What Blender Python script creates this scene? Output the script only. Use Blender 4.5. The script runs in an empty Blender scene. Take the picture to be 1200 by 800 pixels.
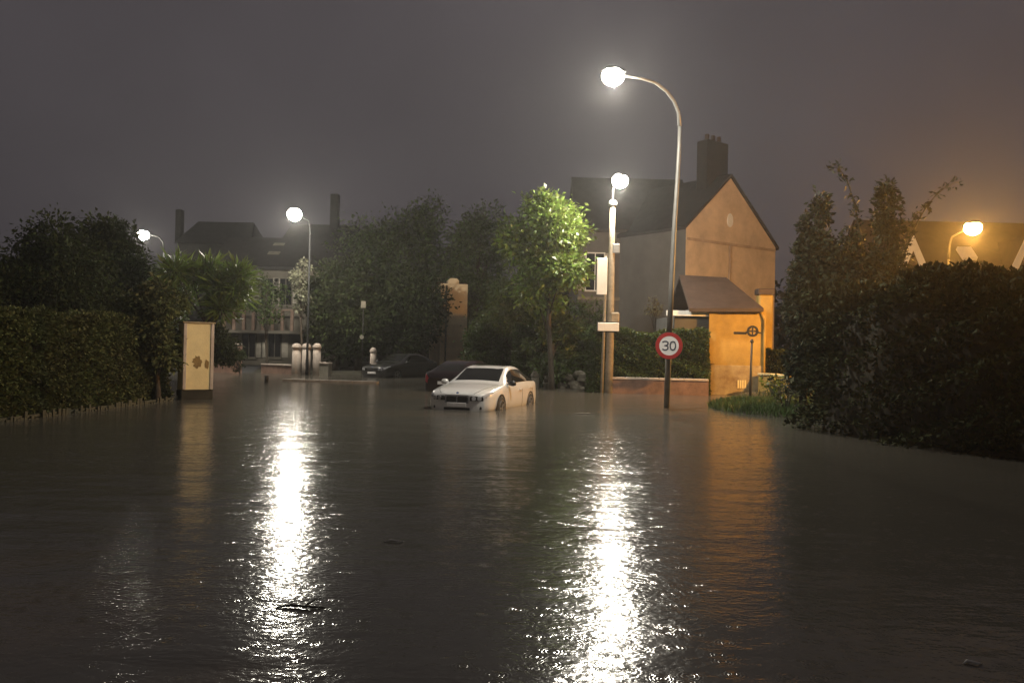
import bpy, math, random
import numpy as np
from mathutils import Vector, Matrix
R = math.radians
rnd = random.Random(7)
rng = np.random.default_rng(11)
scn = bpy.context.scene
COL = scn.collection

# ------------------------------------------------------------------ camera
CAM_H, F_PX, ROLL, PITCH = 1.6, 1000.0, R(1.2), math.atan(9/1000.0)
cam_fwd = Vector((0, math.cos(PITCH), math.sin(PITCH)))
_r0 = Vector((1, 0, 0)); _u0 = _r0.cross(cam_fwd)
cam_right = _r0*math.cos(ROLL) + _u0*math.sin(ROLL)
cam_up = _u0*math.cos(ROLL) - _r0*math.sin(ROLL)
CAM = Vector((0, 0, CAM_H))
cd = bpy.data.cameras.new('camera'); cam = bpy.data.objects.new('camera', cd); COL.objects.link(cam)
cd.sensor_width = 36; cd.lens = 36*F_PX/1200; cd.clip_end = 2000; cd.clip_start = 0.05
cam.matrix_world = Matrix(((cam_right.x, cam_up.x, -cam_fwd.x, CAM.x), (cam_right.y, cam_up.y, -cam_fwd.y, CAM.y),
                           (cam_right.z, cam_up.z, -cam_fwd.z, CAM.z), (0, 0, 0, 1)))
scn.camera = cam

# ------------------------------------------------------------------ night sky (overcast, lit from below by the town)
SKY_COL, SKY_STR = (0.049, 0.043, 0.047), 0.80
w = bpy.data.worlds.new('World'); scn.world = w; w.use_nodes = True
nt = w.node_tree; nt.nodes.clear()
out = nt.nodes.new('ShaderNodeOutputWorld')
sky = nt.nodes.new('ShaderNodeTexSky'); sky.sky_type = 'NISHITA'; sky.sun_disc = False
sky.sun_elevation = R(-9); sky.sun_rotation = R(200)
b1 = nt.nodes.new('ShaderNodeBackground'); b1.inputs[1].default_value = 0.05
nt.links.new(sky.outputs[0], b1.inputs[0])
tc = nt.nodes.new('ShaderNodeTexCoord')
nz = nt.nodes.new('ShaderNodeTexNoise'); nz.inputs['Scale'].default_value = 1.7; nz.inputs['Detail'].default_value = 5
nt.links.new(tc.outputs['Generated'], nz.inputs['Vector'])
cr = nt.nodes.new('ShaderNodeValToRGB')
cr.color_ramp.elements[0].position = 0.3; cr.color_ramp.elements[0].color = tuple(c*0.62 for c in SKY_COL)+(1,)
cr.color_ramp.elements[1].position = 0.7; cr.color_ramp.elements[1].color = tuple(c*1.2 for c in SKY_COL)+(1,)
nt.links.new(nz.outputs[0], cr.inputs[0])
b2 = nt.nodes.new('ShaderNodeBackground'); b2.inputs[1].default_value = SKY_STR
nt.links.new(cr.outputs[0], b2.inputs[0])
ad = nt.nodes.new('ShaderNodeAddShader')
nt.links.new(b1.outputs[0], ad.inputs[0]); nt.links.new(b2.outputs[0], ad.inputs[1]); nt.links.new(ad.outputs[0], out.inputs[0])

# lamp powers (the street lamps themselves are built further down)
P_WHITE, P_SODIUM = 2700.0, 8600.0
C_WHITE, C_SODIUM = (1.0, 0.93, 0.78), (1.0, 0.46, 0.08)
HAZE, HAZE_G = 0.0010, 0.68

vs = scn.view_settings
vs.view_transform = 'Standard'; vs.look = 'None'; vs.exposure = 0.72; vs.gamma = 1; vs.use_curve_mapping = False
cy = scn.cycles
cy.use_denoising = True; cy.max_bounces = 5; cy.diffuse_bounces = 2; cy.glossy_bounces = 3
cy.transmission_bounces = 3; cy.transparent_max_bounces = 6; cy.volume_bounces = 0
cy.caustics_reflective = False; cy.caustics_refractive = False
cy.sample_clamp_indirect = 6

# ------------------------------------------------------------------ pixel (of the 1200 x 800 photograph) -> place
def ray(px, py):
    return cam_fwd*F_PX + cam_right*(px-600) + cam_up*(400-py)
def G(px, py, z=0.0):                 # point at height z seen at that pixel
    d = ray(px, py); return CAM + d*((z-CAM_H)/d.z)
def Q(px, py, D):                     # point at depth D seen at that pixel
    d = ray(px, py); return CAM + d*(D/d.y)
def hgt(px, py, D): return Q(px, py, D).z

# ------------------------------------------------------------------ materials
def mat(name, col, rough=0.8, var=0.25, scale=3.0, bump=0.2, bscale=None, metal=0.0, coat=0.0, coat_ior=1.5, island=0.0, trans=0.0, spec=0.5, col2=None, detail=6):
    m = bpy.data.materials.new(name); m.use_nodes = True
    t = m.node_tree; n = t.nodes; b = n['Principled BSDF']
    b.inputs['Roughness'].default_value = rough; b.inputs['Metallic'].default_value = metal
    b.inputs['Coat Weight'].default_value = coat; b.inputs['Coat Roughness'].default_value = 0.04; b.inputs['Coat IOR'].default_value = coat_ior
    b.inputs['Specular IOR Level'].default_value = spec
    c = n.new('ShaderNodeTexCoord'); no = n.new('ShaderNodeTexNoise')
    no.inputs['Scale'].default_value = scale; no.inputs['Detail'].default_value = detail; no.inputs['Roughness'].default_value = 0.65
    t.links.new(c.outputs['Object'], no.inputs['Vector'])
    r = n.new('ShaderNodeValToRGB')
    lo = col2 if col2 else tuple(max(0, x*(1-var)) for x in col)
    hi = tuple(min(1, x*(1+var*0.6)) for x in col)
    r.color_ramp.elements[0].position = 0.32; r.color_ramp.elements[0].color = lo+(1,)
    r.color_ramp.elements[1].position = 0.68; r.color_ramp.elements[1].color = hi+(1,)
    t.links.new(no.outputs[0], r.inputs[0]); src = r.outputs[0]
    if island > 0:
        g = n.new('ShaderNodeNewGeometry'); hs = n.new('ShaderNodeHueSaturation')
        mr = n.new('ShaderNodeMapRange'); mr.inputs['To Min'].default_value = 1-island; mr.inputs['To Max'].default_value = 1+island
        t.links.new(g.outputs['Random Per Island'], mr.inputs['Value']); t.links.new(mr.outputs[0], hs.inputs['Value'])
        m2 = n.new('ShaderNodeMapRange'); m2.inputs['To Min'].default_value = 0.475; m2.inputs['To Max'].default_value = 0.52
        t.links.new(g.outputs['Random Per Island'], m2.inputs['Value']); t.links.new(m2.outputs[0], hs.inputs['Hue'])
        t.links.new(src, hs.inputs['Color']); src = hs.outputs[0]
    t.links.new(src, b.inputs['Base Color'])
    if bump > 0:
        n2 = n.new('ShaderNodeTexNoise'); n2.inputs['Scale'].default_value = bscale or scale*8; n2.inputs['Detail'].default_value = 4
        t.links.new(c.outputs['Object'], n2.inputs['Vector'])
        bp = n.new('ShaderNodeBump'); bp.inputs['Strength'].default_value = bump; bp.inputs['Distance'].default_value = 0.02
        t.links.new(n2.outputs[0], bp.inputs['Height']); t.links.new(bp.outputs[0], b.inputs['Normal'])
    if trans > 0:
        tr = n.new('ShaderNodeBsdfTranslucent'); mx = n.new('ShaderNodeMixShader'); mx.inputs[0].default_value = trans
        t.links.new(src, tr.inputs['Color']); o = n['Material Output']
        t.links.new(b.outputs[0], mx.inputs[1]); t.links.new(tr.outputs[0], mx.inputs[2]); t.links.new(mx.outputs[0], o.inputs['Surface'])
    return m

def glow(name, col, s):
    m = bpy.data.materials.new(name); m.use_nodes = True
    b = m.node_tree.nodes['Principled BSDF']; b.inputs['Base Color'].default_value = (0.6, 0.6, 0.6, 1)
    b.inputs['Emission Color'].default_value = col+(1,); b.inputs['Emission Strength'].default_value = s
    return m

M = dict(
    asphalt=mat('asphalt', (0.05, 0.05, 0.052), 0.75, 0.4, 6, 0.4, 80),
    soil=mat('soil', (0.05, 0.045, 0.03), 0.9, 0.4, 2, 0.5),
    kerb=mat('kerb_stone', (0.32, 0.29, 0.26), 0.7, 0.35, 4, 0.3),
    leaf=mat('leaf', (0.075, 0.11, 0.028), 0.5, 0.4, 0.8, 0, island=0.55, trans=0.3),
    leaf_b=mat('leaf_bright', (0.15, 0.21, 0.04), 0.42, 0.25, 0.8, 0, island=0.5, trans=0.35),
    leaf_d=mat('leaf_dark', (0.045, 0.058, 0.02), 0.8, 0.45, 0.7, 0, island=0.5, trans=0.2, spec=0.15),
    leaf_h=mat('leaf_hedge', (0.115, 0.14, 0.045), 0.75, 0.0, 0.45, 0, island=0.5, trans=0.25, spec=0.25, col2=(0.10, 0.095, 0.04)),
    leaf_k=mat('leaf_hedge_dark', (0.04, 0.046, 0.018), 0.8, 0.35, 0.6, 0, island=0.5, trans=0.12, spec=0.15),
    leaf_c=mat('leaf_conifer', (0.026, 0.032, 0.016), 0.75, 0.4, 0.8, 0, island=0.5, trans=0.06, spec=0.2),
    leaf_p=mat('leaf_pale', (0.2, 0.2, 0.13), 0.6, 0.3, 0.8, 0, island=0.4, trans=0.3),
    twig=mat('twig', (0.03, 0.026, 0.016), 0.9, 0.4, 5, 0.4),
    bark=mat('bark', (0.07, 0.055, 0.04), 0.9, 0.4, 5, 0.6),
    grass=mat('grass_blade', (0.06, 0.1, 0.025), 0.6, 0.3, 1.5, 0, island=0.45, trans=0.25),
    ochre=mat('ochre_render', (0.40, 0.27, 0.075), 0.85, 0.3, 1.3, 0.25, 30),
    ochre_low=mat('stained_plinth', (0.38, 0.31, 0.18), 0.85, 0.0, 2.5, 0.35, 25, col2=(0.2, 0.13, 0.07)),
    brick_r=mat('gable_render', (0.58, 0.44, 0.30), 0.88, 0.3, 0.6, 0.3, 20),
    grey_r=mat('grey_render', (0.13, 0.125, 0.118), 0.9, 0.2, 0.7, 0.3, 20),
    beige=mat('beige_render', (0.66, 0.54, 0.36), 0.85, 0.2, 1.0, 0.2, 20),
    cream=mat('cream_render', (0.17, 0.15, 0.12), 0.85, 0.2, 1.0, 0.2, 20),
    panel=mat('painted_panel', (0.78, 0.64, 0.34), 0.7, 0.14, 2.0, 0.15, 30),
    stain=mat('moss_stain', (0.26, 0.17, 0.06), 0.9, 0.4, 9, 0.4),
    tile=mat('roof_tile', (0.03, 0.026, 0.025), 0.75, 0.35, 2.0, 0.5, 14),
    brick_d=mat('dark_brick', (0.016, 0.013, 0.012), 0.9, 0.4, 3, 0.4),  # even dark brick tone for the gable chimney
    tile_b=mat('roof_tile_brown', (0.05, 0.032, 0.025), 0.75, 0.35, 2.0, 0.5, 14),
    lowwall=mat('low_wall_brick', (0.26, 0.16, 0.12), 0.85, 0.35, 3, 0.5, 14),
    cap=mat('wall_cap_stone', (0.5, 0.42, 0.36), 0.75, 0.25, 3, 0.3),
    stone=mat('pale_stone', (0.22, 0.2, 0.16), 0.8, 0.3, 3, 0.4),
    galv=mat('galvanised_steel', (0.17, 0.165, 0.155), 0.55, 0.2, 3, 0.1, metal=0.3),
    polepaint=mat('dark_pole_paint', (0.012, 0.012, 0.012), 0.7, 0.3, 5, 0.1, spec=0.2),
    iron=mat('dark_metal', (0.03, 0.028, 0.026), 0.5, 0.3, 5, 0.1),
    woodpole=mat('weathered_wood', (0.3, 0.25, 0.18), 0.85, 0.35, 4, 0.5, 40),
    slatwood=mat('slat_wood', (0.06, 0.055, 0.03), 0.85, 0.35, 6, 0.4),
    white=mat('white_paint', (0.78, 0.77, 0.74), 0.5, 0.08, 3, 0.05),
    signwhite=mat('sign_white', (0.8, 0.77, 0.76), 0.4, 0.06, 6, 0),
    signred=mat('sign_red', (0.4, 0.03, 0.03), 0.4, 0.15, 6, 0),
    signink=mat('sign_ink', (0.04, 0.045, 0.07), 0.5, 0.1, 6, 0),
    signback=mat('sign_back', (0.05, 0.045, 0.04), 0.6, 0.2, 6, 0),
    carwhite=mat('car_paint_white', (0.74, 0.73, 0.72), 0.28, 0.03, 2, 0, coat=1.0, coat_ior=2.0),
    carred=mat('car_paint_wine', (0.014, 0.006, 0.007), 0.25, 0.1, 2, 0, coat=1.0),
    cargrey=mat('car_paint_grey', (0.03, 0.03, 0.03), 0.3, 0.1, 2, 0, coat=1.0),
    glass=mat('dark_glass', (0.012, 0.013, 0.012), 0.03, 0.1, 2, 0, spec=0.7),
    rubber=mat('rubber', (0.02, 0.02, 0.02), 0.8, 0.2, 8, 0.2),
    rim=mat('alloy', (0.45, 0.45, 0.46), 0.3, 0.1, 6, 0, metal=0.8),
    blackpl=mat('black_plastic', (0.015, 0.015, 0.016), 0.45, 0.2, 6, 0),
    chrome=mat('chrome', (0.7, 0.7, 0.7), 0.12, 0.05, 6, 0, metal=1.0),
    lens=mat('lamp_lens', (0.4, 0.4, 0.42), 0.08, 0.1, 6, 0, coat=1.0),
    lensred=mat('tail_lens', (0.35, 0.02, 0.03), 0.15, 0.1, 6, 0, coat=1.0),
    lensamber=mat('amber_lens', (0.6, 0.25, 0.03), 0.15, 0.1, 6, 0, coat=1.0),
    emblem=mat('emblem_blue', (0.08, 0.14, 0.32), 0.3, 0.1, 6, 0),
    shutter=mat('shutter_paint', (0.42, 0.38, 0.32), 0.7, 0.2, 3, 0.1),
    gable_d=mat('gable_trim', (0.40, 0.29, 0.195), 0.88, 0.3, 1.5, 0.3),
    shutter_p=mat('shutter_pinkish', (0.3, 0.2, 0.15), 0.7, 0.2, 3, 0.1),
    winglass=mat('window_glass', (0.015, 0.015, 0.017), 0.06, 0.1, 2, 0),
    pale=mat('pale_scrap', (0.7, 0.68, 0.6), 0.6, 0.2, 9, 0.3),
    driftwood=mat('driftwood', (0.07, 0.055, 0.04), 0.8, 0.3, 9, 0.3),
)
M['bulb_w'] = glow('bulb_white', (1.0, 0.95, 0.8), 60)
M['bulb_s'] = glow('bulb_sodium', (1.0, 0.72, 0.3), 40)

# ------------------------------------------------------------------ object helpers
def tag(o, label=None, cat=None, group=None, kind=None):
    if label: o['label'] = label
    if cat: o['category'] = cat
    if group: o['group'] = group
    if kind: o['kind'] = kind
    return o
def empty(name, loc, rz=0.0, label=None, cat=None, group=None):
    o = bpy.data.objects.new(name, None); COL.objects.link(o); o.location = loc; o.rotation_euler = (0, 0, rz)
    o.empty_display_size = 0.2
    return tag(o, label, cat, group)
def link(name, me, m, parent=None, smooth=False):
    me.materials.append(m)
    if smooth: me.polygons.foreach_set('use_smooth', [True]*len(me.polygons))
    o = bpy.data.objects.new(name, me); COL.objects.link(o)
    if parent: o.parent = parent
    return o
def copy_tree(o, parent=None):
    c = o.copy(); COL.objects.link(c); c.parent = parent
    for ch in list(o.children): copy_tree(ch, c)
    return c

class MB:
    def __init__(s): s.v = []; s.f = []
    def add(s, vs_, fs):
        k = len(s.v); s.v += [tuple(p) for p in vs_]; s.f += [tuple(i+k for i in f) for f in fs]; return s
    def box(s, x0, x1, y0, y1, z0, z1, T=None):
        p = [(x, y, z) for z in (z0, z1) for y in (y0, y1) for x in (x0, x1)]
        if T: p = [T @ Vector(q) for q in p]
        return s.add(p, [(0, 2, 3, 1), (4, 5, 7, 6), (0, 1, 5, 4), (2, 6, 7, 3), (0, 4, 6, 2), (1, 3, 7, 5)])
    def bev(s, x0, x1, y0, y1, z0, z1, b=0.02, T=None):      # box with chamfered vertical and top edges
        def ring(o, z): return [(x0+o, y0+b, z), (x0+b, y0+o, z), (x1-b, y0+o, z), (x1-o, y0+b, z), (x1-o, y1-b, z), (x1-b, y1-o, z), (x0+b, y1-o, z), (x0+o, y1-b, z)]
        p = ring(0, z0)+ring(0, z1-b)+ring(b*0.9, z1)
        if T: p = [T @ Vector(q) for q in p]
        f = [tuple(range(7, -1, -1)), tuple(range(16, 24))]
        for r in (0, 8):
            for i in range(8):
                j = (i+1) % 8; f.append((r+i, r+j, r+8+j, r+8+i))
        return s.add(p, f)
    def prism(s, poly, y0, y1, T=None):                       # poly in x,z, extruded along y
        n = len(poly); p = [(x, y0, z) for x, z in poly]+[(x, y1, z) for x, z in poly]
        if T: p = [T @ Vector(q) for q in p]
        f = [tuple(range(n)), tuple(range(2*n-1, n-1, -1))]+[(i, n+i, n+(i+1) % n, (i+1) % n) for i in range(n)]
        return s.add(p, f)
    def tube(s, pts, rad, n=8, cap=True):
        pts = [Vector(p) for p in pts]
        if not hasattr(rad, '__len__'): rad = [rad]*len(pts)
        base = len(s.v); prev = None
        for i, p in enumerate(pts):
            d = (pts[min(i+1, len(pts)-1)]-pts[max(i-1, 0)]).normalized()
            if prev is None:
                a = Vector((1, 0, 0)) if abs(d.x) < 0.8 else Vector((0, 1, 0))
                prev = (a-d*a.dot(d)).normalized()
            else: prev = (prev-d*prev.dot(d)).normalized()
            e = d.cross(prev)
            for k in range(n):
                t = 2*math.pi*k/n; s.v.append(tuple(p+(prev*math.cos(t)+e*math.sin(t))*rad[i]))
        for i in range(len(pts)-1):
            for k in range(n):
                a, b = base+i*n+k, base+i*n+(k+1) % n; s.f.append((a, b, b+n, a+n))
        if cap:
            s.f.append(tuple(base+k for k in range(n-1, -1, -1))); s.f.append(tuple(base+(len(pts)-1)*n+k for k in range(n)))
        return s
    def lathe(s, prof, n=20, T=None):                         # prof (r, z) bottom to top about z
        base = []
        p = [(r*math.cos(2*math.pi*k/n), r*math.sin(2*math.pi*k/n), z) for r, z in prof for k in range(n)]
        if T: p = [T @ Vector(q) for q in p]
        f = [(i*n+k, i*n+(k+1) % n, (i+1)*n+(k+1) % n, (i+1)*n+k) for i in range(len(prof)-1) for k in range(n)]
        f += [tuple(range(n-1, -1, -1)), tuple((len(prof)-1)*n+k for k in range(n))]
        return s.add(p, f)
    def build(s, name, m, parent=None, smooth=False):
        me = bpy.data.meshes.new(name); me.from_pydata(s.v, [], s.f); me.update()
        return link(name, me, m, parent, smooth)

def leaf_mesh(name, pos, dirs, size, aspect=0.5, bend=0.25, sizevar=0.45):
    """pos (N,3), dirs (N,3) leaf axis; every leaf a bent four-sided blade of its own"""
    N = len(pos); d = dirs/np.linalg.norm(dirs, axis=1, keepdims=True)
    r = rng.normal(size=(N, 3)); sd = np.cross(d, r); sd /= np.linalg.norm(sd, axis=1, keepdims=True)+1e-9
    nn = np.cross(sd, d); L = (size*(1+sizevar*(rng.random(N)*2-1)))[:, None]
    v = np.empty((N, 4, 3)); v[:, 0] = pos; mid = pos+d*L*0.5+nn*L*bend*0.5
    v[:, 1] = mid+sd*L*aspect*0.5; v[:, 2] = pos+d*L; v[:, 3] = mid-sd*L*aspect*0.5
    me = bpy.data.meshes.new(name); me.vertices.add(N*4); me.vertices.foreach_set('co', v.ravel().astype(np.float32))
    me.loops.add(N*4); me.loops.foreach_set('vertex_index', np.arange(N*4, dtype=np.int32))
    me.polygons.add(N); me.polygons.foreach_set('loop_start', np.arange(0, N*4, 4, dtype=np.int32))
    me.update(calc_edges=True); me.validate(); return me

def clump_points(centers, radii, per, squash=0.75):
    pts, dr = [], []
    for c, r in zip(centers, radii):
        n = max(8, int(per*(r/np.mean(radii))**2))
        q = rng.normal(size=(n, 3)); q /= np.linalg.norm(q, axis=1, keepdims=True)
        rad = r*(0.35+0.65*rng.random(n)**0.5)[:, None]; rad *= 1+0.25*rng.normal(size=(n, 1))
        pts.append(np.array(c)+q*rad*np.array((1, 1, squash))); dr.append(q+rng.normal(size=(n, 3))*0.7+np.array((0, 0, -0.25)))
    return np.vstack(pts), np.vstack(dr)

def tree(name, label, base, h, cz, rx, rz, clumps=22, per=260, leaf=0.13, m='leaf', trunk=0.14, group=None, cat='tree', shape='round', lean=(0, 0), ry=None, cr_k=0.33, squash=0.75):
    """trunk with limbs to each big clump; crown of separate leaves, centre height cz, radii rx, ry, rz"""
    ry = ry or rx
    o = empty(name, base, 0, label, cat, group)
    C_, Rr = [], []
    for i in range(clumps):
        while True:
            q = rng.uniform(-1, 1, 3)
            n = np.linalg.norm(q)
            if n <= 1 and n > 0.35: break
        k = 1.0
        if shape == 'cone': k = max(0.12, 0.62-0.55*q[2])
        if shape == 'dome': k = 1.0 if q[2] < 0 else math.sqrt(max(0.05, 1-q[2]**2))
        c = np.array((q[0]*rx*k*0.82+lean[0]*(q[2]+1)/2, q[1]*ry*k*0.82+lean[1]*(q[2]+1)/2, cz+q[2]*rz*0.86))
        C_.append(c); Rr.append(min(rx, ry, rz)*cr_k*(0.6+0.7*rng.random())*(0.6 if shape == 'cone' and q[2] > 0.4 else 1))
    p, d = clump_points(C_, Rr, per, squash)
    link('crown', leaf_mesh('crown', p, d, leaf), M[m], o)
    tb = MB(); top = cz+rz*0.5
    pts = [Vector((lean[0]*t*t*0.5+0.08*math.sin(5*t+rx), lean[1]*t*t*0.5+0.06*math.cos(4*t), -0.3+t*(top+0.3))) for t in np.linspace(0, 1, 7)]
    tb.tube(pts, [trunk*(1.25 if i == 0 else 1-0.8*i/6) for i in range(7)], 8)
    for c in C_[::max(1, len(C_)//12)]:
        t = min(0.85, max(0.25, (c[2]-0.35*rz)/top*0.8)); k = min(5, int(t*6)); a = pts[k].lerp(pts[k+1], t*6-k)
        b = Vector(c); mm = a.lerp(b, 0.5)+Vector((0, 0, 0.12*rz))
        tb.tube([a, mm, b], [trunk*0.38*(1-0.5*t), trunk*0.25*(1-0.5*t), trunk*0.08], 5)
    tb.build('trunk', M['bark'], o, True)
    return o

def hedge(name, label, path, width, hfun, n, leaf=0.09, m='leaf_h', lump=0.18, cat='hedge', ground=0.0, group=None):
    """clipped or loose hedge along a polyline; path is its middle line"""
    P_ = [Vector((p[0], p[1], 0)) for p in path]
    o = empty(name, (P_[0].x, P_[0].y, ground), 0, label, cat, group)
    seg = [(P_[i+1]-P_[i]).length for i in range(len(P_)-1)]; tot = sum(seg)
    def at(s):
        s = min(max(s, 0), tot-1e-6)
        for i, l in enumerate(seg):
            if s <= l: break
            s -= l
        d = (P_[i+1]-P_[i]).normalized(); return P_[i]+d*s, Vector((d.y, -d.x, 0))
    def nb(s, a): return lump*(math.sin(1.9*s+a*2.1)+0.7*math.sin(4.3*s+1.7*a+1)+0.5*math.sin(9.1*s+3*a))/2
    pos = np.empty((n, 3)); dr = np.empty((n, 3))
    hm = max(hfun(s) for s in np.linspace(0, tot, 20)); per = (2*hm+width)*tot+2*hm*width
    for i in range(n):
        u = rnd.random()*per
        inn = min(0.5, rnd.expovariate(9.0))
        if u < 2*hm*width:                                   # ends
            s = 0 if rnd.random() < 0.5 else tot; c, nv = at(s); hh = hfun(s); z = hh*rnd.random()
            tdir = nv.cross(Vector((0, 0, 1)))*(1 if s == 0 else -1)
            tdir = Vector((-nv.y, nv.x, 0))*(-1 if s == 0 else 1)
            a = (rnd.random()-0.5)*width; q = c+nv*a+tdir*(nb(a*2+z, 3)-inn); nrm = tdir
        else:
            s = rnd.random()*tot; c, nv = at(s); hh = hfun(s)+nb(s, 0.3)*0.9
            u = rnd.random()*(2*hm+width)
            if u < width: a = u-width/2; q = c+nv*a; z = hh-inn+nb(s*1.7+a*2, 5)*0.4; nrm = Vector((0, 0, 1))
            else:
                sd = 1 if rnd.random() < 0.72 else -1; z = hh*rnd.random()
                q = c+nv*sd*(width/2-inn+nb(s+z*1.3, z*2.1)-0.08*(z/hm)**3); nrm = nv*sd
        pos[i] = (q.x-P_[0].x, q.y-P_[0].y, z)
        dr[i] = (nrm.x+rnd.gauss(0, 0.75), nrm.y+rnd.gauss(0, 0.75), nrm.z+rnd.gauss(0, 0.75))
    link('foliage', leaf_mesh('foliage', pos, dr, leaf, 0.55), M[m], o)
    b = MB(); k = max(3, int(tot/0.6)); w2 = width/2-0.3
    for i in range(k+1):
        s = 0.3+(tot-0.6)*i/k; c, nv = at(s); hh = max(0.3, hfun(s)-0.35)
        for sd in (1, -1):
            for z in (0, hh*0.6, hh):
                q = c+nv*sd*(w2+0.05*math.sin(s*3+z)) - P_[0]; b.v.append((q.x, q.y, z))
    for i in range(k):
        a, c = i*6, i*6+6
        b.f += [(a, a+1, c+1, c), (a+1, a+2, c+2, c+1), (a+3, c+3, c+4, a+4), (a+4, c+4, c+5, a+5), (a+2, a+5, c+5, c+2)]
    b.f += [(0, 3, 4, 1), (1, 4, 5, 2), (k*6, k*6+1, k*6+4, k*6+3), (k*6+1, k*6+2, k*6+5, k*6+4)]
    b.build('branches', M['twig'], o)
    return o

# ------------------------------------------------------------------ ground (one sheet) and flood water
def sm(a, b, x): t = np.clip((x-a)/(b-a), 0, 1); return t*t*(3-2*t)
def ground_z(x, y):
    z = np.full(np.shape(x), -0.32)
    up = 0.0
    far = sm(44.5, 48, y+0.05*x)                                        # far side of the junction
    left = sm(-9.6, -10.6, x)*sm(30, 25, y)                            # garden behind the left hedge
    left2 = sm(-15, -20, x)*sm(24, 30, y)
    right = sm(7.0, 9.2, x-0.10*(17-y)*(y < 17))*sm(40, 34, y)
    isl = np.exp(-(((x-7.4)/1.9)**2+((y-24.5)/3.6)**2)**2)
    wallrow = sm(35.5, 36.5, y)*sm(1, 3, x)
    z = z+0.46*np.maximum.reduce([far, left, left2, right, wallrow])
    z = np.maximum(z, -0.32+0.46*isl)
    z = z+0.025*np.sin(x*1.7+y*0.6)*np.sin(y*1.3)+1.2*sm(60, 130, y)*0.6
    return z
xs = np.unique(np.concatenate([np.arange(-140, -24, 6.0), np.arange(-24, 24, 0.4), np.arange(24, 141, 6.0)]))
ys = np.unique(np.concatenate([np.arange(-30, 6, 4.0), np.arange(6, 56, 0.4), np.arange(56, 200, 6.0)]))
X, Y = np.meshgrid(xs, ys); Z = ground_z(X, Y)
nx, ny = len(xs), len(ys)
fv = np.column_stack([X.ravel(), Y.ravel(), Z.ravel()])
idx = (np.arange(ny-1)[:, None]*nx+np.arange(nx-1)[None, :]).ravel()
me = bpy.data.meshes.new('ground'); me.from_pydata(fv.tolist(), [], np.column_stack([idx, idx+1, idx+nx+1, idx+nx]).tolist()); me.update()
g = link('ground', me, M['soil'], None, True); g['kind'] = 'structure'

def water_mat():
    m = bpy.data.materials.new('flood_water'); m.use_nodes = True
    t = m.node_tree; n = t.nodes; b = n['Principled BSDF']
    b.inputs['Base Color'].default_value = (0.098, 0.089, 0.074, 1)
    b.inputs['Roughness'].default_value = 0.13; b.inputs['IOR'].default_value = 1.333
    c = n.new('ShaderNodeTexCoord')
    def noise(scale, detail, sx=1.0, sy=1.0):
        mp = n.new('ShaderNodeMapping'); mp.inputs['Scale'].default_value = (sx, sy, 1)
        q = n.new('ShaderNodeTexNoise'); q.inputs['Scale'].default_value = scale; q.inputs['Detail'].default_value = detail
        t.links.new(c.outputs['Object'], mp.inputs['Vector']); t.links.new(mp.outputs[0], q.inputs['Vector']); return q.outputs[0]
    def bump(h, strength, dist, prev=None):
        k = n.new('ShaderNodeBump'); k.inputs['Strength'].default_value = strength; k.inputs['Distance'].default_value = dist
        t.links.new(h, k.inputs['Height'])
        if prev: t.links.new(prev, k.inputs['Normal'])
        return k.outputs[0]
    def patchy(h, scale, lo):                     # calmer and more ruffled stretches
        q = n.new('ShaderNodeMapRange'); q.inputs['From Min'].default_value = 0.35; q.inputs['From Max'].default_value = 0.62
        q.inputs['To Min'].default_value = lo; q.inputs['To Max'].default_value = 1.0; t.links.new(noise(scale, 3, 0.6, 1.0), q.inputs['Value'])
        k = n.new('ShaderNodeMath'); k.operation = 'MULTIPLY'; t.links.new(h, k.inputs[0]); t.links.new(q.outputs[0], k.inputs[1]); return k.outputs[0]
    n1 = bump(noise(1.1, 2, 0.5, 1.0), 1.0, WAVE[0])
    n2 = bump(patchy(noise(6.0, 3, 0.5, 1.0), 0.22, 0.5), 1.0, WAVE[1], n1)
    n3 = bump(patchy(noise(24.0, 2, 0.8, 1.0), 0.5, 0.5), 1.0, WAVE[2], n2)
    # rain pocks: small rings
    vo = n.new('ShaderNodeTexVoronoi'); vo.inputs['Scale'].default_value = 5.5; t.links.new(c.outputs['Object'], vo.inputs['Vector'])
    mu = n.new('ShaderNodeMath'); mu.operation = 'MULTIPLY'; mu.inputs[1].default_value = 62.0; t.links.new(vo.outputs['Distance'], mu.inputs[0])
    si = n.new('ShaderNodeMath'); si.operation = 'SINE'; t.links.new(mu.outputs[0], si.inputs[0])
    fa = n.new('ShaderNodeMapRange'); fa.inputs['From Min'].default_value = 0.05; fa.inputs['From Max'].default_value = 0.5
    fa.inputs['To Min'].default_value = 1; fa.inputs['To Max'].default_value = 0; t.links.new(vo.outputs['Distance'], fa.inputs['Value'])
    m3 = n.new('ShaderNodeMath'); m3.operation = 'MULTIPLY'; t.links.new(si.outputs[0], m3.inputs[0]); t.links.new(fa.outputs[0], m3.inputs[1])
    n4 = bump(m3.outputs[0], 1.0, WAVE[3], n3)
    t.links.new(n4, b.inputs['Normal'])
    return m
WAVE = (0.026, 0.0105, 0.0050, 0.0007)
wm = MB(); wm.add([(-40, -25, 0), (40, -25, 0), (40, 52, 0), (-40, 52, 0)], [(0, 1, 2, 3)])
wo = wm.build('flood_water', water_mat()); wo['kind'] = 'structure'

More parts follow.
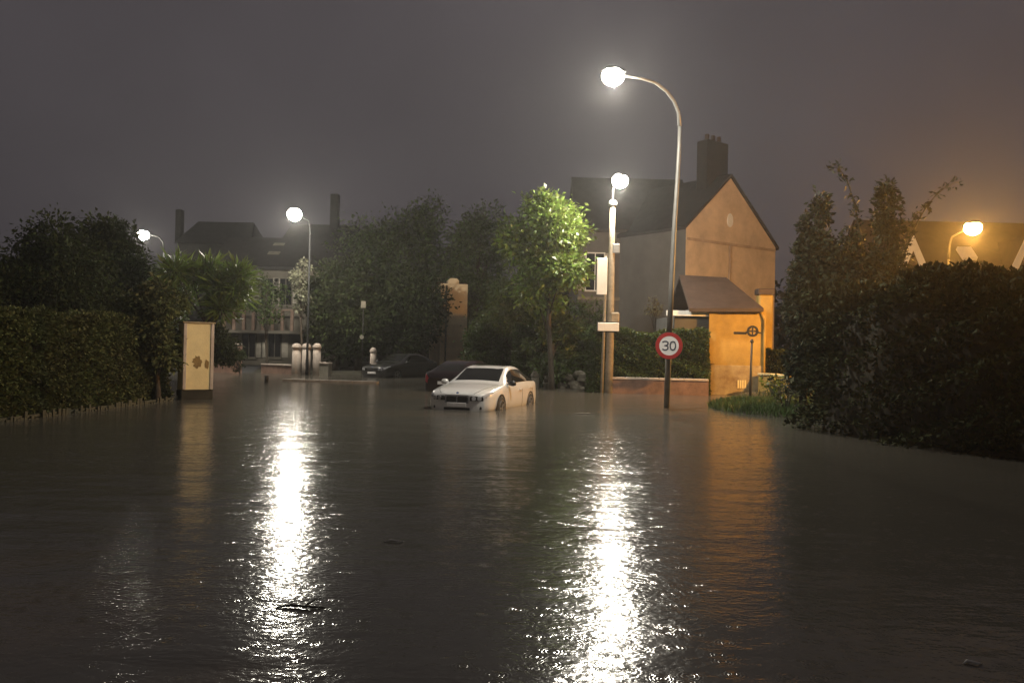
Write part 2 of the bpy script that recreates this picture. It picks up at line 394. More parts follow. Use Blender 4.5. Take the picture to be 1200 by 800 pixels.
# ------------------------------------------------------------------ street lamps
def bulb_light(parent, loc, power, col, rad=0.14):
    ld = bpy.data.lights.new('bulb', 'POINT'); ld.energy = power; ld.color = col; ld.shadow_soft_size = rad
    lo = bpy.data.objects.new('bulb', ld); COL.objects.link(lo); lo.parent = parent; lo.location = loc
    return lo
def lamp_head(root, at_, ang, power, col, bulb, L=0.62, W=0.30, R_=(.36, .36, .27)):
    """housing shell above a globe lens enlarged to stand for glare, pointing along ang (plan) from its arm"""
    T = Matrix.Translation(at_) @ Matrix.Rotation(ang, 4, 'Z')
    prof = [(0.0, 0.0), (0.02, 0.5), (0.14, 0.85), (0.5, 1.0), (0.85, 0.8), (1.0, 0.0)]
    h = MB(); rows = 7
    for i, (t, k) in enumerate(prof):
        for j in range(rows):
            a = math.pi*j/(rows-1); ww = W*(0.55+0.45*math.sin(math.pi*min(1, t*0.8+0.1)))/2
            h.v.append(tuple(T @ Vector((t*L, math.cos(a)*ww, 0.10+math.sin(a)*0.13*k))))
    for i in range(len(prof)-1):
        for j in range(rows-1): q = i*rows+j; h.f.append((q, q+1, q+rows+1, q+rows))
    ho = h.build('housing', M['iron'], root, True)
    l = MB(); T2 = T @ Matrix.Translation((L*0.55, 0, -0.02)) @ Matrix.Diagonal((R_[0], R_[1], R_[2], 1))
    l.lathe([(0.25, -0.97), (0.6, -0.8), (.78, -.63), (0.9, -0.43), (.98, -.2), (1.0, 0.0), (.98, .2), (0.9, .42), (.6, .75)], 36, T2)
    l.build('lens', M[bulb], root, True)  # globe made oversized, its glowing shape stands for the lamp bloom
    p = T @ Vector((L*0.55, 0, -0.02-R_[2]*.93))
    bulb_light(root, p, power, col)

LEFT = math.pi
# tall curved lamp post by the sign
D1, DH = 23.2, 20.6
base = G(781, 477); base.z = -0.3
t = empty('street_lamp', base, 0, 'tall slim curved steel lamp post in the flood, carrying the round speed sign', 'street lamp', 'white street lamps')
def loc(p): return Vector(p)-base
pm = MB(); seq = [(781, 478, D1), (784, 400, D1), (787, 330, D1), (790, 270, D1), (793.5, 215, D1), (796, 170, D1), (796.5, 148, D1)]
pts = [loc(Q(a, b, d)) for a, b, d in seq]; pts[0] = Vector((0, 0, 0))
pm.tube([pts[0], pts[1]], [0.085, 0.08], 12); pm.tube(pts[1:], [0.075, 0.07, 0.064, 0.058, 0.052, 0.05], 12)
pm.build('pole', M['galv'], t, True)
am = MB(); aseq = [(796.5, 148, D1), (795, 132, D1-.15), (790, 119, D1-.4), (781, 107, D1-.8), (768, 97, D1-1.3), (752, 92, D1-1.8), (731, 89, DH)]
am.tube([loc(Q(*a)) for a in aseq], [0.05, 0.048, 0.046, 0.043, 0.04, 0.036, 0.034], 12)
am.build('arm', M['galv'], t, True)
MB().bev(-0.09, 0.09, -0.10, -0.06, 0.75, 1.05, 0.01).build('hatch', M['galv'], t)
lamp_head(t, loc(Q(731, 91, DH)), R(180+25), P_WHITE, C_WHITE, 'bulb_w', 0.56, 0.36, (.27, .26, .22))

# round speed limit sign clamped on it
def disc_ring(mb, r0, r1, y0, y1, n=40):
    k = len(mb.v)
    for yy in (y0, y1):
        for r in (r0, r1):
            for i in range(n): a = 2*math.pi*i/n; mb.v.append((r*math.cos(a), yy, r*math.sin(a)))
    for i in range(n):
        j = (i+1) % n; A, B, C2, D2 = k, k+n, k+2*n, k+3*n
        mb.f += [(A+i, A+j, B+j, B+i), (C2+i, D2+i, D2+j, C2+j), (B+i, B+j, D2+j, D2+i), (A+i, C2+i, C2+j, A+j)]
sp = Q(784, 405, D1-0.16)
s = empty('speed_sign', sp, R(-6), 'round white 30 speed sign with dark red rim on the curved lamp post', 'sign')
b = MB(); b.lathe([(0.365, 0), (0.37, 0.006), (0.365, 0.012)], 40, Matrix.Rotation(R(90), 4, 'X')); b.build('plate', M['signback'], s)
b = MB(); disc_ring(b, 0.262, 0.362, -0.021, -0.014); b.build('rim', M['signred'], s)
b = MB(); b.lathe([(0.26, 0), (0.26, 0.004)], 40, Matrix.Translation((0, -0.0135, 0)) @ Matrix.Rotation(R(90), 4, 'X')); b.build('face', M['signwhite'], s)
def digit(mb, strokes, x, y, hgt_, wd):
    for st in strokes:
        pts = [Vector((x+a*wd, y, b_*hgt_)) for a, b_ in st]
        for i in range(len(pts)-1):
            d = (pts[i+1]-pts[i]).normalized(); n_ = Vector((d.z, 0, -d.x))*0.017; e = d*0.010
            q = [pts[i]-e-n_, pts[i+1]+e-n_, pts[i+1]+e+n_, pts[i]-e+n_]
            k = len(mb.v); yy = Vector((0, -0.003-0.0004*i, 0))
            mb.v += [tuple(p) for p in q]+[tuple(p+yy) for p in q]
            mb.f += [(k+4, k+5, k+6, k+7), (k, k+1, k+5, k+4), (k+1, k+2, k+6, k+5), (k+2, k+3, k+7, k+6), (k+3, k, k+4, k+7)]
three = [[(-.5, .42), (-.2, .5), (.2, .5), (.5, .36), (.5, .18), (.2, .02), (-.1, .02)], [(.2, .02), (.5, -.14), (.5, -.34), (.2, -.5), (-.2, -.5), (-.5, -.4)]]
zero = [[(.0, .5), (.34, .42), (.5, .15), (.5, -.15), (.34, -.42), (0, -.5), (-.34, -.42), (-.5, -.15), (-.5, .15), (-.34, .42), (0, .5)]]
b = MB(); digit(b, three, -0.10, -0.0185, 0.23, 0.14); b.build('digit', M['signink'], s)
b = MB(); digit(b, zero, 0.10, -0.0185, 0.23, 0.14); b.build('digit', M['signink'], s)
for zz in (-.12, .12): MB().box(-0.1, 0.1, 0.001, 0.07, zz-.02, zz+.02).build('clamp', M['galv'], s)

# wooden pole with a lamp on top
D2 = 33.2
base = G(713, 460.5); base.z = -0.3; D2 = base.y
t = empty('street_lamp', base, 0, 'white lamp on top of the straight weathered utility pole', 'street lamp', 'white street lamps')
pl = MB(); pl.tube([(0, 0, 0)]+[loc(Q(x, y, D2)) for x, y in ((715, 400), (716, 330), (717, 280), (718, 237))], [0.16, 0.145, 0.13, 0.115, 0.1], 12); pl.build('pole', M['woodpole'], t, True)
b = MB(); q = loc(Q(718, 239, D2)); b.lathe([(0.17, q.z-0.08), (0.18, q.z), (0.13, q.z+0.12), (0.05, q.z+0.16)], 14, Matrix.Translation((q.x, q.y, 0))); b.build('cap', M['galv'], t, True)
b = MB(); b.tube([loc(Q(718, 235, D2)), loc(Q(718.5, 222, D2)), loc(Q(721, 214, D2-0.1)), loc(Q(724, 212, D2-0.3))], 0.03, 8); b.build('arm', M['galv'], t, True)
b = MB(); q = loc(Q(718, 292, D2)); b.bev(q.x-0.02, q.x+0.26, q.y-0.14, q.y+0.14, q.z-0.15, q.z+0.2, 0.03); b.build('junction_box', M['galv'], t)
b = MB(); q = loc(Q(717.5, 372, D2)); b.bev(q.x-0.1, q.x+0.26, q.y-0.16, q.y+0.10, q.z-0.3, q.z+0.2, 0.05); b.build('fuse_box', M['woodpole'], t)
lamp_head(t, loc(Q(722, 213, D2-0.3)), R(-70), P_WHITE, C_WHITE, 'bulb_w', 0.6, 0.42, (.30, .30, .29))

# sign post next to the wooden pole
base = G(705, 460.5); base.z = -0.3; Dp = base.y
t = empty('sign_post', base, 0, 'slim pale post with tall white board and short white plate beside the utility pole', 'sign')
b = MB(); b.tube([(0, 0, 0), loc(Q(708, 380, Dp)), loc(Q(710, 300, Dp))], [0.065, 0.055, 0.04], 10); b.build('post', M['woodpole'], t, True)
a, c = loc(Q(698.5, 345, Dp)), loc(Q(711.5, 303, Dp))
MB().bev(a.x, c.x, a.y-0.14, a.y-0.06, a.z, c.z, 0.015).build('board', M['white'], t)
for zz in (0.2, 0.5, 0.8): MB().box(a.x+0.05, c.x-0.05, a.y-0.062, a.y-0.03, a.z+(c.z-a.z)*zz-0.02, a.z+(c.z-a.z)*zz+0.02).build('bracket', M['galv'], t)
a, c = loc(Q(700, 387.5, Dp)), loc(Q(725, 378.5, Dp))
MB().bev(a.x, c.x, a.y-0.13, a.y-0.06, a.z, c.z, 0.015).build('street_plate', M['white'], t)
MB().box(a.x-0.03, c.x+0.03, a.y-0.058, a.y-0.04, a.z-0.04, c.z+0.04).build('backing', M['iron'], t)

# two farther white lamps on the left, one sodium lamp on the right
def plain_lamp(px, py, D, base_off, ang, power, col, bulb, label, group, armlen=1.0, L=0.7, W=0.36, R_=(.36, .36, .34)):
    h = Q(px, py, D); dx = -math.cos(ang)*(armlen+L*0.55)
    base = Vector((h.x+dx, h.y-math.sin(ang)*(armlen+L*0.55), float(ground_z(np.array(h.x+dx), np.array(h.y)))-0.05))
    t = empty('street_lamp', base, 0, label, 'street lamp', group); H = h.z-base.z+0.12; ca, sa = math.cos(ang), math.sin(ang)
    MB().tube([(0, 0, 0), (0, 0, 1.2), (0, 0, 1.25), (0, 0, H-0.8)], [0.09, 0.085, 0.065, 0.05], 10).build('pole', M['polepaint'], t, True)
    MB().tube([(0, 0, H-0.8), (0.08*ca, 0.08*sa, H-0.35), (0.3*ca, 0.3*sa, H-0.08), (armlen*ca, armlen*sa, H)], [0.05, 0.046, 0.04, 0.032], 10).build('arm', M['polepaint'], t, True)
    lamp_head(t, Vector((armlen*ca, armlen*sa, H-0.02)), ang, power, col, bulb, L, W, R_)
    return t
plain_lamp(345, 253, 43, 0, R(-100), P_WHITE*1.15, C_WHITE, 'bulb_w', 'white street lamp above the shuttered house left of the big tree mass', 'white street lamps', 1.6)
plain_lamp(168, 277, 46, 0, R(-150), P_WHITE*0.42, C_WHITE, 'bulb_w', 'small far white street lamp at far left over the dark trees', 'white street lamps', 0.8, 0.5, 0.3, (.3, .3, .28))
plain_lamp(1140, 270, 26.5, 0, R(-98), P_SODIUM, C_SODIUM, 'bulb_s', 'orange sodium street lamp glowing in front of the brown dormer roof', 'sodium street lamps', 1.7, 0.6, 0.4, (.26, .26, .23))

# ------------------------------------------------------------------ cars
def catmull(A, n):
    A = np.asarray(A, float); K = len(A); t = np.linspace(0, K-1, n); i = np.minimum(t.astype(int), K-2); f = (t-i).reshape((-1,)+(1,)*(A.ndim-1))
    p0, p1, p2, p3 = A[np.maximum(i-1, 0)], A[i], A[i+1], A[np.minimum(i+2, K-1)]
    return 0.5*(2*p1+(p2-p0)*f+(2*p0-5*p1+4*p2-p3)*f**2+(3*p1-p0-3*p2+p3)*f**3)
ST = [  # x, half width, belt z, (top edge y, z), centre z
    (2.36, .40, .62, .30, .685, .69), (2.33, .60, .64, .42, .715, .725), (2.24, .745, .68, .50, .76, .775), (2.02, .85, .745, .58, .83, .85), (1.45, .90, .83, .66, .905, .94),
    (0.98, .905, .885, .71, .955, .995), (0.50, .905, .90, .655, 1.17, 1.215), (0.05, .905, .915, .60, 1.355, 1.395), (-0.45, .905, .925, .58, 1.395, 1.44),
    (-1.05, .905, .94, .565, 1.365, 1.41), (-1.60, .90, .95, .57, 1.225, 1.27), (-2.05, .875, .955, .63, 1.04, 1.07), (-2.19, .84, .93, .64, .985, 1.005), (-2.28, .76, .86, .56, .90, .915), (-2.33, .66, .74, .5, .78, .79)]
NU, NV = 113, 43
def section(s_):
    x, w_, zb, ty, tz, cz_ = s_
    return [(x, w_*.90, .17), (x, w_*.985, .34), (x, w_, .34+(zb-.34)*.5), (x, w_*.955, zb), (x, ty+(w_*.955-ty)*.06, tz-.01*(tz > 1)), (x, ty*.55, tz+(cz_-tz)*.75), (x, 0, cz_)]
GR = catmull(np.swapaxes(catmull(np.array([section(q) for q in ST]), NU), 0, 1), NV)     # [NV, NU, 3]
def surf(side, sel, off):
    """faces of the car skin with centre in sel(u station 0..14, v 0..6), moved out by off"""
    P3 = GR.copy(); P3[..., 1] *= side
    du = np.gradient(P3, axis=1); dv = np.gradient(P3, axis=0); N3 = np.cross(du, dv); N3 /= np.linalg.norm(N3, axis=2, keepdims=True)+1e-9
    N3 *= np.sign((N3*np.stack([np.zeros_like(P3[..., 0]), P3[..., 1], P3[..., 2]-.55], -1)).sum(2, keepdims=True))
    P3 = P3+N3*off; b = MB(); ids = {}
    for j in range(NV-1):
        for i in range(NU-1):
            if sel((i+.5)/(NU-1)*14, (j+.5)/(NV-1)*6):
                f = []
                for jj, ii in ((j, i), (j, i+1), (j+1, i+1), (j+1, i)):
                    if (jj, ii) not in ids: ids[(jj, ii)] = len(b.v); b.v.append(tuple(P3[jj, ii]))
                    f.append(ids[(jj, ii)])
                b.f.append(tuple(f if side < 0 else f[::-1]))
    return b
def merge(*bs):
    r = MB()
    for q in bs: r.add(q.v, q.f)
    return r
def car(label, paint, group=None, white=True):
    o = empty('parked_car', (0, 0, 0), 0, label, 'car', group)
    full = merge(surf(1, lambda u, v: True, 0), surf(-1, lambda u, v: True, 0))
    for k in (0, NU-1):                                                # nose and tail closing faces
        ring = [tuple(GR[j, k]) for j in range(NV)]+[(x, -y, z) for x, y, z in [tuple(GR[j, k]) for j in range(NV-2, -1, -1)]]
        full.add(ring, [tuple(range(len(ring)))[::(1 if k else -1)]])
    bo = full.build('body', paint, o, True)
    for pg in bo.data.polygons:
        if len(pg.vertices) > 4: pg.use_smooth = False
    both = lambda sel, off: merge(surf(1, sel, off), surf(-1, sel, off))
    both(lambda u, v: 5.2 < u < 6.72 and 4.25 < v < 6.1, .004).build('windscreen', M['glass'], o, True)
    both(lambda u, v: 9.7 < u < 11.3 and 4.3 < v < 6.1, .004).build('rear_window', M['glass'], o, True)
    for sd in (1, -1):
        surf(sd, lambda u, v: (5.75 < u < 8.2 and 3.14 < v < min(3.84, 3.14+(u-5.4)*.9)), .005).build('side_window', M['glass'], o, True)
        surf(sd, lambda u, v: (8.3 < u < 10.6 and 3.14 < v < min(3.84, 3.2+(11-u)*.55)), .005).build('side_window', M['glass'], o, True)
        for u0, u1 in ((5.35, 8.22), (8.28, 10.1)):
            d = surf(sd, lambda u, v: u0 < u < u1 and .6 < v < 3.06, .005).build('door', paint, o, True)
            um = u1-.35; k = int(um/14*(NU-1)); p = GR[int(2.62/6*(NV-1)), k]
            MB().tube([Vector((GR[j, int(u1/14*(NU-1)), 0], sd*(GR[j, int(u1/14*(NU-1)), 1]+.004), GR[j, int(u1/14*(NU-1)), 2])) for j in range(6, int(3.05/6*(NV-1)), 3)], .008, 5).build('seam', M['blackpl'], d)
            MB().bev(p[0]-.1, p[0]+.1, sd*(p[1]+.012)-.02, sd*(p[1]+.012)+.02, p[2]-.016, p[2]+.016, .008).build('handle', paint, d)
        surf(sd, lambda u, v: 1.6 < u < 3.3 and 2.45+.3*max(0, u-1.6) < v < 3.1, .006).build('headlight', M['lens'], o, True)
        surf(sd, lambda u, v: 12.1 < u < 13.7 and 2.1 < v < 3.2, .006).build('tail_light', M['lensred'], o, True)
        b = MB(); T = Matrix.Translation((.72, sd*.985, .97)); b.lathe([(0.3, -.07), (.9, -.05), (1, 0), (.85, .05), (.3, .075)], 12, T @ Matrix.Diagonal((.075, .11, 1, 1)))
        b.box(-.03+.72, .03+.72, min(sd*.84, sd*.93), max(sd*.84, sd*.93), .93, .96)
        b.build('mirror', M['blackpl'] if sd > 0 else paint, o, True)
        for xx in (1.42, -1.38):
            k = int(np.argmin(abs(GR[10, :, 0]-xx))); yw = .905
            b = MB(); disc_ring(b, .325, .375, -.006, .006, 28); b.v = [(x+xx, sd*(yw+.004)+y, z+.33) for x, y, z in b.v]; b.build('arch', M['blackpl'], o)
            wt = MB(); wt.lathe([(.2, -.1), (.30, -.1), (.325, -.07), (.325, .07), (.30, .1), (.2, .1)], 28, Matrix.Translation((xx, sd*(yw-.09), .33)) @ Matrix.Rotation(R(90), 4, 'X'))
            wh = empty('wheel', (0, 0, 0)); wh.parent = o; wt.build('tyre', M['rubber'], wh, True)
            rm = MB()
            for q in range(5):
                a = q*2*math.pi/5+.3; T = Matrix.Translation((xx, sd*(yw+.016), .33)) @ Matrix.Rotation(a, 4, 'Y')
                rm.box(-.022, .022, -.012, .012, 0.02, .20, T)
            rm.lathe([(.045, -.012), (.045, .014)], 12, Matrix.Translation((xx, sd*(yw+.018), .33)) @ Matrix.Rotation(R(90), 4, 'X'))
            q = MB(); disc_ring(q, .19, .215, -.012, .012, 28); q.v = [(x+xx, sd*(yw+.016)+y, z+.33) for x, y, z in q.v]; rm.add(q.v, q.f)
            rm.build('rim', M['rim'], wh)
    # front
    for sd in (1, -1):
        T = Matrix.Translation((2.312, sd*.515, .60)) @ Matrix.Rotation(sd*R(22), 4, 'Z')
        hl_ = MB().bev(-.05, .05, -.17, .19, -.055, .06, .025, T).build('headlamp', M['glass'], o)
        for yy in (-.072, .072):
            b = MB(); b.lathe([(.056, 0), (.056, .012), (.044, .016)], 18, T @ Matrix.Translation((.046, yy, 0)) @ Matrix.Rotation(R(90), 4, 'Y')); b.build('lamp_ring', M['lens'], hl_)
        T = Matrix.Translation((2.352, sd*.155, .565))
        MB().bev(-.03, .03, -.15, .15, -.075, .085, .03, T).build('grille', M['blackpl'], o)
        b = MB()
        for y0, y1, z0, z1 in ((-.165, .165, .085, .1), (-.165, .165, -.09, -.075), (-.165, -.15, -.075, .085), (.15, .165, -.075, .085)): b.box(-.028, .036, y0, y1, z0, z1, T)
        b.build('grille_frame', M['chrome'], o)
        MB().bev(2.2, 2.325, min(sd*.45, sd*.66), max(sd*.45, sd*.66), .33, .41, .02).build('fog_lamp_bezel', M['blackpl'], o)
    MB().bev(2.3, 2.372, -.36, .36, .30, .365, .015).build('lower_intake', M['blackpl'], o)
    MB().bev(2.35, 2.395, -.26, .26, .385, .485, .006).build('number_plate', M['signwhite'], o)
    MB().bev(-2.362, -2.345, -.26, .26, .56, .67, .006).build('rear_plate', M['signwhite'], o)
    b = MB(); b.lathe([(.038, 0), (.038, .012)], 16, Matrix.Translation((2.315, 0, .725)) @ Matrix.Rotation(R(55), 4, 'Y')); e = b.build('emblem', M['chrome'], o)
    b = MB(); b.lathe([(.028, 0), (.028, .004)], 16, Matrix.Translation((2.315, 0, .725)) @ Matrix.Rotation(R(55), 4, 'Y') @ Matrix.Translation((0, 0, .0125))); b.build('roundel', M['emblem'], e)
    # bonnet and boot shut lines, wipers
    b = MB()
    for sd in (1, -1):
        pts = [Vector(GR[int(4.05/6*(NV-1)), int(u/14*(NU-1))])*1 for u in np.linspace(1.2, 4.7, 14)]
        MB().tube([Vector((p.x, sd*p.y, p.z+.001)) for p in pts], .006, 5).build('bonnet_seam', M['blackpl'], o)
    b = MB()
    for y0, y1 in ((.05, .58), (-.52, .0)): MB().tube([(.93, y0, .985), (.80, (y0+y1)/2, 1.045), (.74, y1, 1.055)], .009, 5).build('wiper', M['blackpl'], o)
    return o
CARZ = -0.31
wc = car('white saloon car stranded in the flood water with its nose towards the viewer', M['carwhite'])
a = G(536, 480.5); th = R(17)
hd = Vector((-math.sin(th), -math.cos(th)))
wc.location = (a.x-hd.x*2.3, a.y-hd.y*2.3, CARZ); wc.rotation_euler = (0, R(-0.6), math.atan2(hd.y, hd.x))
wc2 = car('dark wine red car half hidden behind the white saloon, its red tail lamp showing', M['carred'])
th2 = R(200); hd2 = Vector((-math.sin(th2), -math.cos(th2))); a = G(527, 452)
wc2.location = (a.x+hd2.x*2.2+0.2, 33.2, CARZ+0.02); wc2.rotation_euler = (0, 0, math.atan2(hd2.y, hd2.x))
wc3 = car('dim dark grey car parked under the trees left of the white saloon', M['cargrey'])
q = Q(466, 440, 44.5); th3 = R(30); wc3.location = (q.x, q.y+1, -0.18); wc3.rotation_euler = (0, 0, math.atan2(-math.cos(th3), -math.sin(th3)))

# ------------------------------------------------------------------ buildings
def window(o, x, z, w_, h_, y, shut=None, frame='white', name='window'):
    f = MB(); e = 0.07
    for a in ((x-w_/2-e, x+w_/2+e, z+h_, z+h_+e), (x-w_/2-e, x+w_/2+e, z-e, z), (x-w_/2-e, x-w_/2, z, z+h_), (x+w_/2, x+w_/2+e, z, z+h_), (x-.025, x+.025, z, z+h_)):
        f.box(a[0], a[1], y-.05, y+.03, a[2], a[3])
    fr = f.build(name, M[frame], o)
    MB().box(x-w_/2, x+w_/2, y-.012, y+.02, z, z+h_).build('pane', M['winglass'], fr)
    MB().box(x-w_/2-.12, x+w_/2+.12, y-.13, y+.03, z-.15, z-.072).build('sill', M['stone'], fr)
    if shut:
        for sd in (-1, 1):
            xx = x+sd*(w_/2+e+w_*.25+.02); b = MB(); b.box(xx-w_*.25, xx+w_*.25, y-.055, y-.003, z-.03, z+h_+.03)
            for k in range(7): b.box(xx-w_*.2, xx+w_*.2, y-.068, y-.056, z+.1+h_*k/7.5, z+.16+h_*k/7.5)
            b.build('shutter', M[shut], o)
def gable_house(name, label, cat, base, rz, W, L, He, Ha, wall, roof, He2=None, over=0.2, axis='gable_front'):
    """gable wall along local x at y=0, ridge running back along y"""
    o = empty(name, base, rz, label, cat); He2 = He2 or He
    MB().prism([(0, -.4), (W, -.4), (W, He2), (W*.46, Ha), (0, He)], 0, L).build('wall', M[wall], o)
    b = MB(); k1 = (Ha-He)/(W*.46); k2 = (Ha-He2)/(W*.54); th = .18
    b.prism([(-over, He-k1*over+.03), (W*.46, Ha+.03), (W*.46, Ha+.03+th), (-over, He-k1*over+.03+th)], -over*.5, L+over)
    b.prism([(W*.46, Ha+.032), (W+over, He2-k2*over+.032), (W+over, He2-k2*over+.03+th), (W*.46, Ha+.032+th)], -over*.5-.002, L+over)
    return o, b.build('roof', M[roof], o)

# ochre gable house
DA = 45; A = Q(801, 440, DA); B = Q(906, 440, 49.5); A.z = B.z = 0.1
u_ = (B-A); W = u_.length; He = hgt(801, 266, DA)-.1; He2 = hgt(906, 290, 49.5)-.1; Ha = hgt(849, 209, (DA+49.5)/2)-.1
rz = math.atan2(u_.y, u_.x)
gh, rf = gable_house('gable_house', 'tall house with a bare ochre gable and dark chimney', 'house', A, rz, W, 9, He, Ha, 'brick_r', 'tile', He2)
b = MB(); b.bev(W*.46-.9, W*.46+.9, .9, 1.7, Ha-1.2, hgt(845, 168, 47.8), .05); ch = b.build('chimney', M['brick_d'], rf)
b = MB()
for k in (-.5, 0, .5): b.lathe([(.14, 0), (.12, .4)], 10, Matrix.Translation((W*.46+k, 1.3, hgt(845, 168, 47.8)-.01)))
b.build('chimney_pot', M['tile_b'], rf)
zo = hgt(848, 258, 47)-.1
b = MB(); b.lathe([(.30, 0), (.30, .06)], 18, Matrix.Translation((W*.46, -.0, zo)) @ Matrix.Diagonal((.75, 1, 1.25, 1)) @ Matrix.Rotation(R(90), 4, 'X')); b.build('attic_vent', M['white'], gh)
zs = hgt(848, 286, 47)-.1
MB().box(.05, W-.05, -.06, -.0, zs-.07, zs+.07).build('string_course', M['gable_d'], gh)
MB().tube([(W*.46, -.06, zs-.08), (W*.46, -.06, .3)], .06, 8).build('rain_pipe', M['gable_d'], gh, True)
MB().box(-.025, -.003, .02, 9, -.3, He-.02).build('side_wall', M['grey_r'], gh)  # thin grey skin over the wall, its dimness put into the colour
# lean-to wing in grey to its left
Dg = 49; a = Q(676, 440, Dg); c = Q(799, 440, Dg); hw = hgt(740, 273, Dg); hr = hgt(740, 215, Dg+4)
gb = empty('grey_house', (a.x, Dg, .1), 0, 'dim grey rendered house with dark roof between the lit tree and the ochre gable', 'house')
Wg = c.x-a.x+.4
MB().box(0, Wg, 0, 8, -.4, hw).build('wall', M['grey_r'], gb)
b = MB()
for y0, z0, y1, z1 in ((-.35, hw-.15, 4, hr), (8.35, hw-.15, 4.002, hr+.001)): b.add([(-.3, y0, z0), (Wg+.2, y0, z0), (Wg+.2, y1, z1), (-.3, y1, z1), (-.3, y0, z0+.2), (Wg+.2, y0, z0+.2), (Wg+.2, y1, z1+.2), (-.3, y1, z1+.2)], [(0, 1, 2, 3), (4, 7, 6, 5), (0, 4, 5, 1), (2, 6, 7, 3), (1, 5, 6, 2), (0, 3, 7, 4)])
b.prism([(0, hw), (.02, hw), (.02, hr), (0, hr)], 3.9, 4.1)
rfg = b.build('roof', M['tile'], gb)
sk = Q(762, 258, Dg)
zz = hgt(762, 258, Dg+.8); T = Matrix.Translation((sk.x-a.x, .9, zz+.18)) @ Matrix.Rotation(math.atan2(hr-hw, 4.3), 4, 'X')
MB().bev(-.38, .38, -.3, .3, -.05, .09, .03, T).build('roof_window', M['white'], rfg)
for px in (697, 750): 
    xx = Q(px, 330, Dg).x-a.x; window(gb, xx, hgt(px, 342, Dg), 1.0, 2.1, 0, 'shutter', 'white')
MB().box(-.05, Wg-.1, -.05, 0, hgt(740, 352, Dg)-.12, hgt(740, 352, Dg)+.06).build('string_course', M['stone'], gb)

# yellow outbuilding and its low walls
Dy = 33.5; a = Q(833, 440, Dy); c = Q(893, 440, Dy+.4); hy = hgt(860, 361, Dy)
ob = empty('outbuilding', (a.x, Dy, 0), 0, 'small ochre yellow outbuilding with a dark tiled roof behind the ring post', 'outbuilding')
Wy = c.x-a.x; zp = hgt(860, 428, Dy); dpt = 4.6
MB().box(0, Wy, 0, dpt, zp, hy).build('wall', M['ochre'], ob)
MB().bev(-.03, Wy+.0, -.04, dpt, -.4, zp-.002, .012).build('plinth', M['ochre_low'], ob)
MB().box(-.12, .16, -.07, -.003, zp+.05, hy-.05).build('corner_strip', M['ochre'], ob)
q = Q(868, 450, Dy); b = MB()
for k in range(4): b.box(q.x-a.x-.14+k*.09, q.x-a.x-.08+k*.09, -.07, -.043, q.z-.16, q.z+.16)
b.build('vent_grille', M['panel'], ob)
# roof: ridge left to right, slope to the front, hipped on the right
rl, rr = Q(796, 322, Dy+2.4), Q(851, 325, Dy+2.4); el, er = Q(808, 361, Dy-.3), Q(895, 361, Dy-.3)
p = [el-ob.location, er-ob.location, rr-ob.location, rl-ob.location, Vector((er.x-a.x, dpt+.3, hy-.05)), Vector((rl.x-a.x, dpt+.3, hy-.05))]
lo_ = [v-Vector((0, 0, .14)) for v in p]
b = MB(); b.add(p+lo_, [(0, 1, 2, 3), (1, 4, 2), (2, 4, 5, 3), (6, 9, 8, 7), (7, 8, 10), (8, 9, 11, 10), (0, 6, 7, 1), (1, 7, 10, 4), (0, 3, 9, 6), (3, 5, 11, 9)])
b.build('roof', M['tile_b'], ob)
xl = el.x-a.x-.45
b = MB(); b.add([(xl, .6, hy-.5), (0, .02, hy-.5), (0, .02, hy-.08), (rl.x-a.x+.4, 2.1, hy+1.0), (xl, .6, hy-.08)], [(0, 1, 2, 4), (4, 2, 3)]); 
MB().prism([(xl, -.4), (0, -.4), (0, hy-.32), (xl, hy-.32)], .35, dpt).build('side_wall', M['grey_r'], ob)
MB().box(xl-.35, -.0, .05, .3, hy-.34, hy-.13).build('fascia', M['white'], ob)
MB().prism([(xl, hy-.32), (-.02, hy-.32), (-.02, hy-.12), (rl.x-a.x+.62, hy+.2)], .55, .8).build('side_gable', M['grey_r'], ob)
b = MB(); q = er-ob.location; b.tube([(q.x-.06, q.y+.3, q.z-.12), (Wy-.08, -.09, q.z-.45), (Wy-.08, -.09, .2)], .05, 8); b.build('downpipe', M['ochre'], ob, True)
# tall pale wall sliver right of it
a2 = Q(888, 440, Dy+2); c2 = Q(905, 440, Dy+2)
gw = empty('garden_wall', (a2.x, Dy+2, 0), 0, 'tall narrow ochre wall end squeezed between the outbuilding and the dark conifers', 'wall')
MB().bev(0, c2.x-a2.x, 0, .5, -.3, hgt(897, 345, Dy+2), .06).build('wall', M['ochre'], gw)
MB().bev(-.05, c2.x-a2.x+.05, -.06, .56, hgt(897, 345, Dy+2)+.002, hgt(897, 338, Dy+2), .04).build('cap', M['tile_b'], gw)
# low walls
def lowwall(x0, y0, x1, y1, h, label, m='lowwall', capm='cap', z0=-.35, th=.28):
    d = Vector((x1-x0, y1-y0, 0)); L = d.length
    o = empty('low_wall', (x0, y0, 0), math.atan2(d.y, d.x), label, 'wall')
    MB().box(0, L, -th/2, th/2, z0, h).build('wall', M[m], o)
    n = max(2, int(L/.8))
    me0 = None
    for i in range(n):
        x_a, x_b = L*i/n+.006, L*(i+1)/n-.006
        if me0 is None:
            k = MB().bev(0, x_b-x_a, -th/2-.05, th/2+.05, h+.003, h+.075, .012).build('capstone', M[capm], o); me0 = k.data
        else: k = bpy.data.objects.new('capstone', me0); COL.objects.link(k); k.parent = o
        k.location = (x_a, rnd.uniform(-.008, .008), rnd.uniform(-.003, .006)); k.rotation_euler = (0, rnd.uniform(-.004, .004), rnd.uniform(-.006, .006))
    return o
p0, p1 = Q(716, 455, 32.7), Q(830, 455, 32.2)
lowwall(p0.x, 32.7, p1.x, 32.2, hgt(770, 443, 32.4)-.07, 'low reddish brick wall with pale capstones under the clipped hedge behind the speed sign')
